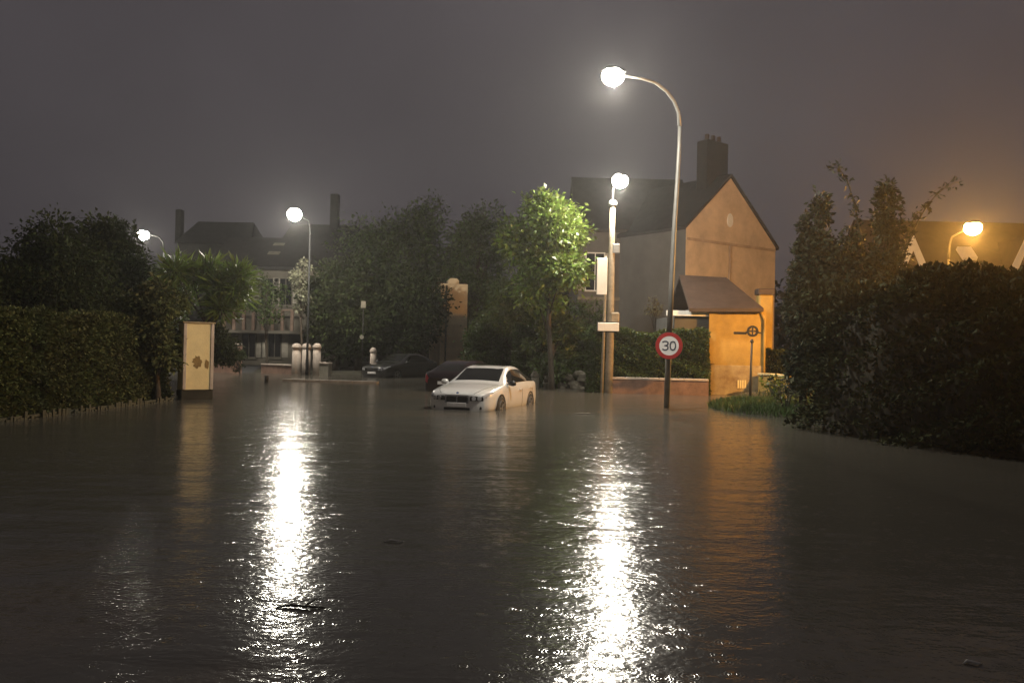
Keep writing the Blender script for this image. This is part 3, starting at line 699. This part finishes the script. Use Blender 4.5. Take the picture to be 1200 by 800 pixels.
p0, p1 = Q(892, 455, 33.3), Q(926, 455, 31.5)
lowwall(p0.x, 33.3, p1.x, 31.5, hgt(905, 438, 32.5)-.07, 'short low ochre wall running right from the yellow outbuilding', 'ochre', 'panel')

# shuttered house far left
Dl = 56; a = Q(276, 430, Dl); c = Q(352, 430, Dl); hl = hgt(310, 318, Dl)
lh = empty('shuttered_house', (a.x, Dl, .2), R(0), 'shuttered two storey house with pinkish balcony posts behind the left street lamp', 'house')
Wl = c.x-a.x+2.5; x0 = -1.5
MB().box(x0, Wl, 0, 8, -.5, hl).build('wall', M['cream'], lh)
hr = hgt(310, 285, Dl+4)
b = MB()
for y0, z0, y1, z1 in ((-.4, hl-.1, 4, hr), (8.4, hl-.1, 4.002, hr+.001)): b.add([(x0-.4, y0, z0), (Wl+.3, y0, z0), (Wl+.3, y1, z1), (x0-.4, y1, z1), (x0-.4, y0, z0+.2), (Wl+.3, y0, z0+.2), (Wl+.3, y1, z1+.2), (x0-.4, y1, z1+.2)], [(0, 1, 2, 3), (4, 7, 6, 5), (0, 4, 5, 1), (2, 6, 7, 3), (1, 5, 6, 2), (0, 3, 7, 4)])
rfl = b.build('roof', M['tile'], lh)
for px, py, dd in ((327, 296, 3.0), (321, 307, 1.6)):
    q = Q(px, py, Dl+dd); T = Matrix.Translation((q.x-a.x, dd, hl-.05+(hr-hl)*(dd+.4)/4.4+.1)) @ Matrix.Rotation(math.atan2(hr-hl, 4.4), 4, 'X')
    MB().bev(-.4, .4, -.25, .25, -.05, .13, .03, T).build('roof_window', M['stone'], rfl)
for px in (290, 313, 335): window(lh, Q(px, 340, Dl).x-a.x, hgt(px, 357, Dl)-.2, .75, 1.7, 0, 'shutter', 'cream')
for px in (292, 322): window(lh, Q(px, 400, Dl).x-a.x, hgt(px, 418, Dl)-.2, .8, 1.5, 0, 'shutter', 'cream')
zb = hgt(300, 388, Dl-1.2)
MB().bev(-.6, 4.6, -1.3, -.02, zb-.32, zb-.14, .03).build('balcony_slab', M['cream'], lh)
for k in range(8):
    MB().bev(-.5+k*.62, -.3+k*.62, -1.25, -1.12, zb-.138, zb+1.15, .02).build('balcony_post', M['shutter_p'], lh)
MB().bev(-.6, 4.6, -1.28, -1.08, zb+1.152, zb+1.23, .015).build('balcony_rail', M['shutter_p'], lh)
# beige house end behind the trees
De = 54; a = Q(515, 430, De); he = hgt(530, 336, De)
bh = empty('beige_house', (a.x, De, .2), R(12), 'narrow lit beige house end showing between the dark trees behind the white car', 'house')
MB().box(0, 1.7, 0, 6, -.5, he).build('wall', M['beige'], bh)
MB().box(.30, .40, -.08, -.002, 0, he-.1).build('rain_pipe', M['iron'], bh)
b = MB(); b.prism([(.45, he+.002), (1.15, he+.002), (1.15, he+.22), (1.0, he+.36), (.6, he+.36), (.45, he+.22)], .1, .8); b.build('chimney', M['beige'], bh)
b = MB(); b.prism([(-.1, he+.003), (1.8, he+.003), (1.8, he+.16), (-.1, he+.16)], .9, 6.2); b.build('roof', M['tile_b'], bh)
# dormer house far right
Dr = 46; a = Q(1040, 330, Dr); hr = hgt(1120, 266, Dr+4); he = hgt(1120, 338, Dr)
dh = empty('dormer_house', (a.x, Dr, .1), 0, 'brown tiled house with white dormer gables behind the orange lamp', 'house')
Wd = 13
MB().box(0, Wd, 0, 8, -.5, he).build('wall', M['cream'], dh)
b = MB()
for y0, z0, y1, z1 in ((-.3, he-.1, 4, hr), (8.3, he-.1, 4.002, hr+.001)): b.add([(-.3, y0, z0), (Wd, y0, z0), (Wd, y1, z1), (-.3, y1, z1), (-.3, y0, z0+.2), (Wd, y0, z0+.2), (Wd, y1, z1+.2), (-.3, y1, z1+.2)], [(0, 1, 2, 3), (4, 7, 6, 5), (0, 4, 5, 1), (2, 6, 7, 3), (1, 5, 6, 2), (0, 3, 7, 4)])
b.build('roof', M['tile_b'], dh)
for px in (1069, 1201):
    q = Q(px, 279, Dr); xc = q.x-a.x; zt = q.z; zb_ = hgt(px, 330, Dr); hw_ = 1.0
    d = MB().prism([(xc-hw_, zb_), (xc+hw_, zb_), (xc, zt)], -.1, 3.4).build('dormer', M['tile_b'], dh)
    b = MB()
    for sd in (-1, 1): b.prism([(xc+sd*.0, zt+.02), (xc+sd*(hw_+.1), zb_-.05), (xc+sd*(hw_-.32), zb_-.05), (xc, zt-.75)][::sd], -.2, -.11)
    b.build('bargeboard', M['white'], d)
    MB().box(xc-.3, xc+.3, -.13, -.101, zb_+.05, zb_+.75).build('dormer_window', M['winglass'], d)
q = Q(1133, 299, Dr+1.4); T = Matrix.Translation((q.x-a.x, 1.4, q.z)) @ Matrix.Rotation(math.atan2(hr-he, 4.3), 4, 'X')
MB().bev(-.4, .4, -.5, .5, -.1, .12, .03, T).build('roof_window', M['white'], dh)
# chimneyed far roofs
def far_roof(px0, px1, py_top, py_eave, D, label, chim=None):
    a, c = Q(px0, 400, D), Q(px1, 400, D); W_ = c.x-a.x; zt, ze = hgt(px0, py_top, D+3), hgt(px0, py_eave, D)
    o = empty('far_house', (a.x, D, .5), 0, label, 'house')
    MB().box(0, W_, 0, 6, -.6, ze-.5).build('wall', M['grey_r'], o)
    b = MB(); b.add([(-.2, -.3, ze-.5), (W_+.2, -.3, ze-.5), (W_*.9, 3, zt-.5), (W_*.1, 3, zt-.5), (W_+.2, 6.3, ze-.5), (-.2, 6.3, ze-.5)], [(0, 1, 2, 3), (1, 4, 2), (4, 5, 3, 2), (5, 0, 3), (0, 5, 4, 1)])
    r = b.build('roof', M['tile'], o)
    for (cx, ctop, cw) in (chim or ()):
        q = Q(cx, ctop, D+3); MB().bev(q.x-a.x-cw/2, q.x-a.x+cw/2, 2.6, 3.4, zt-2.5, q.z-.5, .04).build('chimney', M['tile'], r)
far_roof(205, 290, 259, 285, 72, 'far dark house roof with a slim chimney, above the spiky lit tree', ((211, 246, .5), (335, 222, 1.1)) [:1])
far_roof(318, 420, 262, 300, 70, 'far dark house roof with one slim chimney behind the left street lamp', ((393, 228, .7),))
#far_roof(640, 705, 190, 260, 82, 'far dark slate roof rising between the lit tree and the pole lamp')

# ------------------------------------------------------------------ left gate pillar, fence of slats, posts
p = G(229, 468); 
gp = empty('gate_pillar', (p.x, p.y, 0), R(40), 'pale yellow gate pillar with a dark stain, lit at the end of the left hedge', 'gate pillar')
zt = hgt(229, 379, p.y); zb = hgt(229, 456, p.y)
wd = .86
MB().bev(-wd/2, wd/2, -.15, .25, zb, zt, .02).build('panel', M['panel'], gp)
for sd in (-1, 1): MB().bev(sd*(wd/2-.05)-.045, sd*(wd/2-.05)+.045, -.175, -.152, zb+.01, zt-.01, .008).build('edge_strip', M['cap'], gp)
MB().bev(-wd/2-.03, wd/2+.03, -.18, .3, zt+.003, zt+.045, .012).build('cap', M['ochre_low'], gp)
MB().bev(-wd/2-.02, wd/2+.02, -.13, .26, -.4, zb-.003, .02).build('plinth', M['twig'], gp)
b = MB(); n_ = 22; zs = hgt(230, 424, p.y)
ring = [(-.03+(.12+.03*math.sin(3*k)+.02*math.cos(5*k))*math.cos(2*math.pi*k/n_), zs+(.17+.03*math.sin(2*k))*math.sin(2*math.pi*k/n_)) for k in range(n_)]
b.prism(ring, -.156, -.150).build('stain', M['stain'], gp)
b = MB(); ring = [(.24+.06*math.cos(2*math.pi*k/12), zs-.06+(.13+.03*math.sin(2*k))*math.sin(2*math.pi*k/12)) for k in range(12)]
b.prism(ring, -.156, -.150).build('stain', M['stain'], gp)
# scrap at its foot
q = G(211, 468); o = empty('white_scrap', (q.x, q.y, 0), 0, 'small crumpled white scrap at the waterline left of the yellow gate pillar', 'litter')
b = MB(); b.tube([(-.12, 0, -.03), (-.02, .02, .07), (.06, .05, .18), (.12, .06, .36)], [.03, .085, .075, .02], 9); b.tube([(-.02, 0, .02), (.12, -.05, .05), (.17, -.03, .14)], [.05, .06, .02], 8); b.build('scrap', M['pale'], o, True)

# slat edging at the foot of the left hedge
hl0, hl1 = G(-60, 503), G(205, 469)
def slat_fence():
    d = hl1-hl0; L = d.length
    o = empty('slat_edging', (hl0.x, hl0.y, 0), math.atan2(d.y, d.x), 'low edging of weathered upright slats along the foot of the left hedge', 'fence')
    MB().box(0, L, .03, .06, .03, .08).build('rail', M['slatwood'], o)
    n = int(L/.115); base_me = MB().bev(-.05, .05, -.012, .012, -.2, .13, .006).build('slat', M['slatwood'], o); base_me.location = (.05, 0, 0)
    for i in range(1, n):
        k = bpy.data.objects.new('slat', base_me.data); COL.objects.link(k); k.parent = o
        k.location = ((.05+i*.115), rnd.uniform(-.012, .012), rnd.uniform(-.13, .04)); k.rotation_euler = (rnd.uniform(-.06, .06), rnd.uniform(-.08, .08), rnd.uniform(-.2, .2))
slat_fence()

def post(px, py0, py1, D, r, label, m='stone', cat='post', name='gate_post', group=None, dome=True, lean=0.0):
    b0 = Q(px, py1, D); h = hgt(px, py0, D)-b0.z
    o = empty(name, (b0.x, D, b0.z), 0, label, cat, group); 
    MB().lathe([(r, -.35), (r, h*.3), (r*.95, h-.28)], 14).build('shaft', M[m], o, True)
    MB().lathe([(r*1.12, h-.278), (r*1.12, h-.2), (r*.95, h-.1), (r*.6, h-.03), (r*.15, h)] if dome else [(r*.95, h-.278), (r*.9, h)], 14).build('cap', M[m], o, True)
    o.rotation_euler = (0, lean, 0); return o
post(347, 402, 438, 45.5, .24, 'leftmost of three rounded pale gate posts under the left street lamp', 'cap')
post(358.5, 402, 436, 46.5, .24, 'middle of three rounded pale gate posts under the left street lamp', 'cap')
post(371, 402, 437, 45.5, .22, 'rightmost of three rounded pale gate posts under the left street lamp', 'cap')
post(312, 440, 457, 35.5, .09, 'short dark bollard in the water left of the left light streak', 'iron', 'bollard', 'bollard', None, False)
post(437, 407, 432, 46, .17, 'lone white post under the dark tree mass', 'cap', 'post', 'marker_post')
post(627, 434, 452, 36, .17, 'stubby pale stone post just right of the white car', 'stone', 'post', 'stone_post')
post(641, 440, 455, 35.4, .14, 'dark wooden stump right of the white car', 'twig', 'post', 'stump', None, False)
post(480, 417, 430, 47, .2, 'faint pale post beside the dim grey car', 'stone', 'post', 'marker_post')
q = Q(424, 440, 47.5); o = empty('plate_post', (q.x, 47.5, .0), 0, 'thin post with a small pale plate and a round pale disc under the dim trees', 'sign')
z1, z2 = hgt(424, 357, 47.5), hgt(423, 395, 47.5)
MB().tube([(0, 0, -.2), (0, 0, z1+.25)], .025, 8).build('post', M['iron'], o, True)
MB().bev(-.13, .15, -.075, -.045, z1-.18, z1+.2, .01).build('plate', M['stone'], o)
MB().lathe([(.11, 0), (.12, .012), (.11, .024)], 20, Matrix.Translation((-.04, -.045, z2)) @ Matrix.Rotation(R(90), 4, 'X')).build('disc', M['stone'], o)
# leaning pale board
q = G(659, 453); o = empty('leaning_board', (q.x, q.y, -.2), 0, 'tall tapered grey board leaning upright in front of the hedge near the lit tree', 'board')
zt = hgt(657, 413, q.y)+.2; b = MB(); b.prism([(-.10, 0), (.10, 0), (.16, zt*.5), (.10, zt*.8), (-.02, zt), (-.13, zt*.75), (-.15, zt*.45)], -.03, .03); b.build('board', M['galv'], o); o.rotation_euler = (0, R(-2.5), 0)
# rubble mound of stones / rounded low wall
q0, q1 = G(663, 455), G(703, 456)
o = empty('stone_wall', ((q0.x+q1.x)/2, 36.2, -.2), 0, 'rounded low heap of pale stones behind the sign post', 'stone wall')
for k in range(46):
    t_ = rnd.uniform(-1, 1); hh = .85*math.sqrt(1-t_*t_*.9); zz = rnd.random()*hh; r = rnd.uniform(.11, .2)
    b = MB(); T = Matrix.Translation((t_*1.0, rnd.uniform(-.15, .25)-.0, zz)) @ Matrix.Rotation(rnd.random()*3, 4, 'Z') @ Matrix.Rotation(rnd.uniform(-.3, .3), 4, 'X') @ Matrix.Diagonal((r*1.3, r, r*.75, 1))
    b.lathe([(.45, -1), (.95, -.5), (1, .3), (.5, .95)], 7, T).build('stone', M['stone'], o)
# low railing and brick pile at far left
p0, p1 = Q(308, 436, 47), Q(344, 438, 46)
lowwall(p0.x, 47, p1.x, 46, hgt(325, 428, 46.5), 'dim low garden wall left of the three gate posts', 'lowwall', 'cap', -.2)
p0, p1 = Q(250, 432, 46), Q(283, 436, 46.5)
lowwall(p0.x, 46, p1.x, 46.5, hgt(262, 404, 46), 'dim brown garden wall right of the yellow gate pillar', 'lowwall', 'cap', -.2)
p0, p1 = Q(376, 440, 45.5), Q(388, 440, 45.5)
lowwall(p0.x, 45.5, p1.x, 45.2, hgt(380, 426, 45.5), 'stub of pale wall right of the three gate posts', 'stone', 'cap', -.2)
# kerb on the far left edge of the flood
k0, k1 = G(330, 446.5), G(442, 449.5)
d = k1-k0; L = d.length; ks = empty('kerb', (k0.x, k0.y, 0), math.atan2(d.y, d.x)); ks['kind'] = 'structure'
kn = int(L/1.0); me0 = MB().bev(0, L/kn-.015, 0, .35, -.3, .10, .02).build('kerbstone', M['kerb'], ks)
for i in range(1, kn):
    k = bpy.data.objects.new('kerbstone', me0.data); COL.objects.link(k); k.parent = ks; k.location = (i*L/kn, rnd.uniform(-.01, .01), rnd.uniform(-.01, .01))
# side street going back on the left
b = MB(); pts = [(-19.5, 40), (-14.5, 40), (-15.5, 50), (-19, 62), (-25, 62), (-21.5, 50)]
sv = []
for i in range(12):
    t_ = i/11; l = Vector((-18.5-4.5*t_, 42+20*t_)); r = Vector((-13.2-4.0*t_, 42+20*t_))
    for q in (l, l.lerp(r, .5), r): sv.append((q.x, q.y, float(ground_z(np.array(q.x), np.array(q.y)))+.06))
b.add(sv, [(i*3+j, i*3+j+1, i*3+j+4, i*3+j+3) for i in range(11) for j in range(2)]); so = b.build('side_street', M['asphalt']); so['kind'] = 'structure'

# ring post on the verge (dark round sign from behind with a finger arm)
q = G(879, 468); zz0 = .1
o = empty('ring_post', (q.x, q.y, .05), R(-4), 'dark post with round ring head and side arm before the yellow outbuilding', 'sign')
zr = hgt(881, 388, q.y)-.05
MB().tube([(0, 0, -.3), (.01, 0, .6), (.03, 0, zr-.28)], [.055, .045, .035], 10).build('post', M['iron'], o, True)
b = MB(); b.lathe([(.03, 0), (.065, .03), (.065, .09), (.03, .12)], 12, Matrix.Translation((.03, 0, zr-.42))); b.build('collar', M['iron'], o, True)
b = MB(); disc_ring(b, .125, .20, -.05, .02, 28); b.v = [(x+.04, y, z+zr) for x, y, z in b.v]; b.build('ring', M['iron'], o)
b = MB(); b.box(-.09, .17, -.03, -.01, zr-.028, zr+.028); b.tube([(.04, -.02, zr-.2), (.04, -.02, zr+.2)], .03, 8); b.build('spoke', M['iron'], o)
MB().bev(-.62, -.17, -.045, -.005, zr-.12, zr-.03, .015).build('arm', M['iron'], o)
MB().tube([(-.2, -.02, zr-.05), (-.1, -.02, zr-.03)], .03, 8).build('arm_joint', M['iron'], o)
MB().tube([(.2, -.02, zr-.03), (.34, -.02, zr-.06)], .025, 8).build('stub', M['iron'], o)

# ------------------------------------------------------------------ vegetation
# hedges
p0, p1 = G(-70, 500), G(206, 466)
off = Vector((-.62, 0, 0))
hedge('hedge', 'long clipped hedge along the left edge of the flooded road', [(p0.x-.75, p0.y-1.0), (p0.x-.70, p0.y), (p1.x-.70, p1.y)], 1.1, lambda s: 2.12+.012*s, 60000, .09, 'leaf_h', .10)
r0, r1 = G(936, 505), G(1200, 541); dv = (r1-r0).normalized()
e1 = r1+dv*4.5
hedge('hedge', 'massive dark overgrown hedge along the right side of the flood', [(r0.x+1.75, r0.y+.9), (r0.x+1.95, r0.y-.8), (r1.x+1.55, r1.y), (e1.x+1.55, e1.y)][::-1], 2.9, lambda s: 3.05+.10*math.sin(s*.9)-.02*s+.0, 90000, .11, 'leaf_k', .45)
p0, p1 = Q(690, 430, 33.6), Q(830, 430, 33.0)
hedge('hedge', 'clipped green hedge behind the low brick wall and speed sign', [(p1.x-.05, 33.0), (p0.x, 33.6)][::-1], 1.0, lambda s: hgt(760, 388, 33.3)+.05*math.sin(s*2), 40000, .09, 'leaf', .10)
p0, p1 = Q(604, 430, 38.4), Q(692, 430, 38)
hedge('hedge', 'loose low hedge behind the leaning board and lit tree trunk', [(p0.x, 38.4), (p1.x, 38)], 1.4, lambda s: hgt(650, 386, 38), 22000, .10, 'leaf', .22)
p0, p1 = Q(893, 430, 34.5), Q(955, 430, 33.5)
hedge('hedge', 'small dark hedge behind the short ochre wall', [(p0.x, 34.5), (p1.x, 33.5)], 1.0, lambda s: hgt(910, 412, 34), 12000, .09, 'leaf_d', .12)

# the tree in the lamp light
q = G(646, 452); Dt = 34.2
cz = hgt(640, 288, Dt-.5); 
bx = Q(645, 440, Dt).x
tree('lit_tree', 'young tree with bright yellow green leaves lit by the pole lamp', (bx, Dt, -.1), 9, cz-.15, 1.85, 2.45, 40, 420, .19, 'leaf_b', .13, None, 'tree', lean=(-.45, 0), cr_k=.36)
# trees left behind the hedge
for px, top, D, rx, lab in ((-20, 272, 31, 3.2, 'dark broad tree at the far left edge behind the hedge'), (62, 260, 33, 2.6, 'dark broad tree second from the left behind the hedge'), (122, 252, 36, 1.9, 'dark rounded tree just left of the small far street lamp')):
    q = Q(px, 400, D); hh = hgt(px, top, D); rz_ = (hh-1.2)/2
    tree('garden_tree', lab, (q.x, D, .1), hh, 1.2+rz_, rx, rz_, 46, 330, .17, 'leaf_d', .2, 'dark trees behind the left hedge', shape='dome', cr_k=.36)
q = Q(182, 400, 23.4); tree('garden_shrub', 'rounded bush rising above the far end of the left hedge', (q.x, 23.4, .1), 3, 1.85, .95, 1.3, 26, 260, .13, 'leaf_h', .1, None, 'shrub', cr_k=.42)
# spiky lit tree
D = 37; q = Q(238, 400, D); 
def spiky(px, py, D, n, spread, label):
    q = Q(px, 400, D); base_ = Vector((q.x, D, .1)); o = empty('spiky_tree', base_, 0, label, 'tree'); zc = hgt(px, py, D)-.1
    P_, Dd = [], []; tb = MB(); tb.tube([(0, 0, -.3), (.06, .02, zc*.4), (0, 0, zc-.4)], [.16, .13, .09], 8)
    for h_ in range(9):
        c = Vector((rnd.uniform(-1, 1)*spread, rnd.uniform(-.8, .8)*spread*.7, zc+rnd.uniform(-1.1, .75)*spread*.75))
        tb.tube([(0, 0, zc*.55), (c.x*.5, c.y*.5, (zc*.55+c.z)/2-.15), tuple(c)], [.06, .045, .03], 6)
        for k in range(n):
            v = Vector((rnd.gauss(0, 1), rnd.gauss(0, 1), rnd.gauss(.35, .8))).normalized(); st = rnd.uniform(0, .55)
            P_.append(c+v*st); Dd.append(v+Vector((0, 0, -.25*st)))
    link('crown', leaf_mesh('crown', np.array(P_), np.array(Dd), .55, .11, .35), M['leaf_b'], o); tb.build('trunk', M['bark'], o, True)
spiky(244, 333, 35.5, 420, 1.3, 'tree with long strap like leaves catching light above the yellow gate pillar')
q = Q(190, 400, 38.5); tree('garden_tree', 'mid green tree between the small far lamp and the strap leaved tree', (q.x, 38.5, .1), 5, 3.5, 1.5, 1.5, 22, 260, .16, 'leaf', .14, None, cr_k=.36)
q = Q(236, 400, 35); tree('garden_shrub', 'dark shrub behind the yellow gate pillar', (q.x, 35.5, .1), 3, 1.45, 1.3, 1.3, 20, 260, .14, 'leaf_d', .1, None, 'shrub', cr_k=.36)
q = Q(280, 410, 44); tree('garden_shrub', 'low dark round bush in front of the dim brown garden wall', (q.x, 44, 0), 1, .75, .55, .6, 10, 160, .10, 'leaf_d', .05, None, 'shrub', cr_k=.4)
# pale climber by the left lamp and big dark tree mass
q = Q(352, 400, 47); tree('climber_tree', 'slim pale leaved tree climbing under the left street lamp', (q.x, 47, .1), 6.5, hgt(352, 335, 47), .55, 1.9, 16, 90, .16, 'leaf_p', .08, None, cr_k=.5)
MASS = [(392, 290, 50, 1.9, 'dark rounded tree right of the left street lamp', 'leaf_d'),
        (440, 242, 60, 3.4, 'tall dim tree at the left end of the big tree mass', 'leaf'),
        (497, 226, 63, 3.8, 'tallest dim tree in the big tree mass left of the lit tree', 'leaf'),
        (558, 232, 61, 3.2, 'tall dim tree directly left of the lit tree', 'leaf'),
        (470, 318, 52, 2.6, 'low dim tree in the middle of the big tree mass over the grey car', 'leaf_d'),
        (420, 345, 50, 2.0, 'low dim tree left of the lone white post', 'leaf_d')]
for px, top, D, rx, lab, mm in MASS:
    q = Q(px, 400, D); hh = hgt(px, top, D); lo_z = .9; rz_ = (hh-lo_z)/2
    tree('street_tree', lab, (q.x, D, .2), hh, lo_z+rz_, rx, rz_, 44, 330, .24, mm, .25, 'dim trees beyond the flood', shape='dome', cr_k=.40)
for px, top, D, rx, lab in ((600, 338, 42, 2.1, 'dusky shrub directly behind the white car roof'), (620, 345, 44, 2.0, 'dusky shrub behind the trunk of the lit tree'), (650, 352, 36.5, 1.35, 'dusky shrub hiding the foot of the lit tree'), (607, 262, 43, 1.8, 'dim tall shrub touching the left side of the lit tree crown'), (564, 372, 41, .95, 'dark bush covering the foot of the beige house end')):
    q = Q(px, 400, D); hh = hgt(px, top, D); rz_ = (hh-.1)/2
    tree('roadside_shrub', lab, (q.x, D, .0), hh, .1+rz_, rx, rz_, 30, 300, .15, 'leaf', .1, 'dusky shrubs behind the car', 'shrub', cr_k=.38, shape='dome')
q = Q(312, 400, 50); tree('garden_tree', 'thin loose tree in front of the shuttered house windows', (q.x, 50, .1), 6, hgt(312, 352, 50), 1.5, 1.9, 16, 110, .17, 'leaf', .09, None, cr_k=.3)
q = Q(768, 380, 44); tree('bare_shrub', 'pale forked shrub in front of the dim grey house', (q.x, 44, .1), 4, hgt(768, 362, 44), .5, .9, 9, 50, .13, 'leaf_p', .12, None, 'shrub', cr_k=.45)
q = Q(690, 380, 47); tree('garden_tree', 'dim low tree under the grey house left of the sign post', (q.x, 47, .1), 4, 2.6, 2.0, 1.8, 22, 220, .16, 'leaf', .14, None, cr_k=.38)
# conifers on the right
for px, top, D, rx, lab in ((940, 250, 23.4, .52, 'thin dark conifer touching the ochre gable on its right'), (958, 220, 23.2, .8, 'pointed dark conifer second from the ochre gable'), (1036, 205, 22.4, .9, 'tall dark conifer rising above the right hedge left of the dormers'), (992, 262, 22.6, 1.0, 'broad dark conifer between the two pointed ones')):
    q = Q(px, 400, D); hh = hgt(px, top, D); rz_ = (hh-.3)/2
    tree('conifer', lab, (q.x, D, .1), hh, .3+rz_, rx, rz_*1.08, 46, 220, .13, 'leaf_c', .12, 'dark conifers right of the gable', shape='cone', cr_k=.42, squash=1.3)
def arching(label, px, py, D, tips):
    q = Q(px, py, D); o = empty('arching_shrub', (q.x, D, .1), 0, label, 'shrub'); b = MB(); P_, Dd = [], []
    for tx, ty, mx_, my_ in tips:
        e = Q(tx, ty, D)-Vector((q.x, D, .1)); m_ = Q(mx_, my_, D)-Vector((q.x, D, .1)); st = Vector((0, 0, .2))
        pts = [st*(1-t_)**2+m_*2*t_*(1-t_)+e*t_*t_ for t_ in np.linspace(0, 1, 12)]
        b.tube(pts, [.04-.003*i for i in range(12)], 6)
        for i in range(5, 12):
            for k in range(14): P_.append(pts[i]+Vector((rnd.gauss(0, .06), rnd.gauss(0, .06), rnd.gauss(0, .07)))); Dd.append((rnd.gauss(0, 1), rnd.gauss(0, 1), rnd.gauss(0, .8)))
    b.build('stem', M['twig'], o, True); link('foliage', leaf_mesh('foliage', np.array(P_), np.array(Dd), .14, .4), M['leaf_c'], o)
arching('dark shrub with long arching shoots standing out above the right hedge', 1030, 400, 23, [(976, 196, 1010, 190), (1122, 213, 1050, 235), (1000, 240, 1010, 260), (1080, 245, 1050, 270)])
# far wood closing the view
pos, dr = [], []
for x in np.arange(-110, 112, 2.2):
    r = rnd.uniform(2.2, 3.6); hh = rnd.uniform(5.5, 8.5)
    for k in range(5):
        c = np.array((x+rnd.uniform(-1, 1), 92+rnd.uniform(-2, 3), .8+hh*(k+.5)/5)); qn = rng.normal(size=(70, 3)); qn /= np.linalg.norm(qn, axis=1, keepdims=True)
        pos.append(c+qn*r*np.array((1, 1, .6))*rng.random((70, 1))**.4); dr.append(qn+rng.normal(size=(70, 3))*.6)
fo = link('far_wood', leaf_mesh('far_wood', np.vstack(pos), np.vstack(dr), .8, .6), M['leaf_d']); tag(fo, 'dim far wood closing the view beyond the houses', 'wood', kind='stuff')
# verge grass and plants
N = 14000; gx = rng.normal(7.3, 1.5, N*2); gy = rng.normal(24.6, 2.6, N*2); gz = ground_z(gx, gy); ok = (gz > -.03) & (gx < 10.5) & (gy < 32) & (gy > 17)
gx, gy, gz = gx[ok][:N], gy[ok][:N], gz[ok][:N]
fo = link('verge_grass', leaf_mesh('verge_grass', np.column_stack([gx, gy, gz-.02]), np.column_stack([rng.normal(0, .4, len(gx)), rng.normal(0, .4, len(gx)), np.ones(len(gx))]), .2, .09, .3), M['grass'])
tag(fo, 'wet green grass on the small verge under the ring post', 'grass', kind='stuff')
# weeds at the foot of the right hedge, fringe on the left bank
def plant(px, py, D, h_, n, label, m='leaf'):
    q = Q(px, py, D); o = empty('leafy_plant', (q.x, D, .08), 0, label, 'plant'); P_, Dd = [], []; b = MB()
    for k in range(7):
        a = rnd.random()*6.28; e = Vector((math.cos(a)*h_*.5, math.sin(a)*h_*.5, h_*rnd.uniform(.6, 1)))
        b.tube([(0, 0, -.1), (e.x*.35, e.y*.35, e.z*.6), tuple(e)], [.012, .01, .006], 5)
        for i in range(n): t_ = rnd.uniform(.3, 1.05); P_.append(e*t_+Vector((rnd.gauss(0, .05), rnd.gauss(0, .05), rnd.gauss(0, .05)))); Dd.append((rnd.gauss(0, 1), rnd.gauss(0, 1), rnd.gauss(.3, .7)))
    b.build('stem', M['twig'], o, True); link('foliage', leaf_mesh('foliage', np.array(P_), np.array(Dd), .16, .45), M[m], o)
plant(903, 463, 29, .7, 22, 'leafy yellow green plant in front of the short ochre wall', 'leaf_b')
plant(920, 470, 24.5, .9, 26, 'bluish green weeds where the verge meets the right hedge', 'leaf')
plant(922, 398, 22.5, 1.0, 5, 'added shoots whose pale leaves paint lit flecks at the left edge of the conifers', 'leaf_p')  # pale leaf colour paints lamplit flecks on the edge of the conifers

# ------------------------------------------------------------------ things adrift
def drift(px, py, L, ang, label, m='driftwood', r=.02):
    q = G(px, py); o = empty('drifting_twig', (q.x, q.y, .0), ang, label, 'twig')
    MB().tube([(-L/2, 0, .003), (-L*.2, .02, .012), (L*.2, -.015, .012), (L/2, .01, .002)], [r*.4, r, r*.9, r*.3], 7).build('stick', M[m], o, True)
    if L > .25: MB().tube([(L*.1, 0, .012), (L*.25, .08, .03), (L*.33, .13, .02)], [r*.6, r*.5, r*.2], 6).build('side_twig', M[m], o, True)
drift(352, 712, .3, .05, 'dark twig floating across the left light streak', r=.009)
drift(462, 635, .16, .1, 'thin pale straw floating between the two light streaks', 'pale', .008)
drift(684, 485, .6, .2, 'pale stick floating at the far end of the right light streak', 'stone', .02)
drift(1140, 778, .1, .0, 'pale straw floating at the lower right of the flood', 'pale', .008)

# ------------------------------------------------------------------ wet night air
hz = MB().box(-150, 150, -35, 205, -1.4, 18.5).build('haze', None) if False else None
me = bpy.data.meshes.new('haze'); q = MB().box(-150, 150, -35, 205, -1.4, 18.5); me.from_pydata(q.v, [], q.f); me.update()
hm = bpy.data.materials.new('haze'); hm.use_nodes = True; t = hm.node_tree; t.nodes.clear()
ho = t.nodes.new('ShaderNodeOutputMaterial'); pv = t.nodes.new('ShaderNodeVolumePrincipled')
pv.inputs['Color'].default_value = (.93, .93, .93, 1); pv.inputs['Density'].default_value = HAZE; pv.inputs['Anisotropy'].default_value = HAZE_G
t.links.new(pv.outputs[0], ho.inputs['Volume'])
hob = link('haze', me, hm); hob['kind'] = 'stuff'; hob['label'] = 'thin wet mist hanging in the night air'; hob['category'] = 'mist'
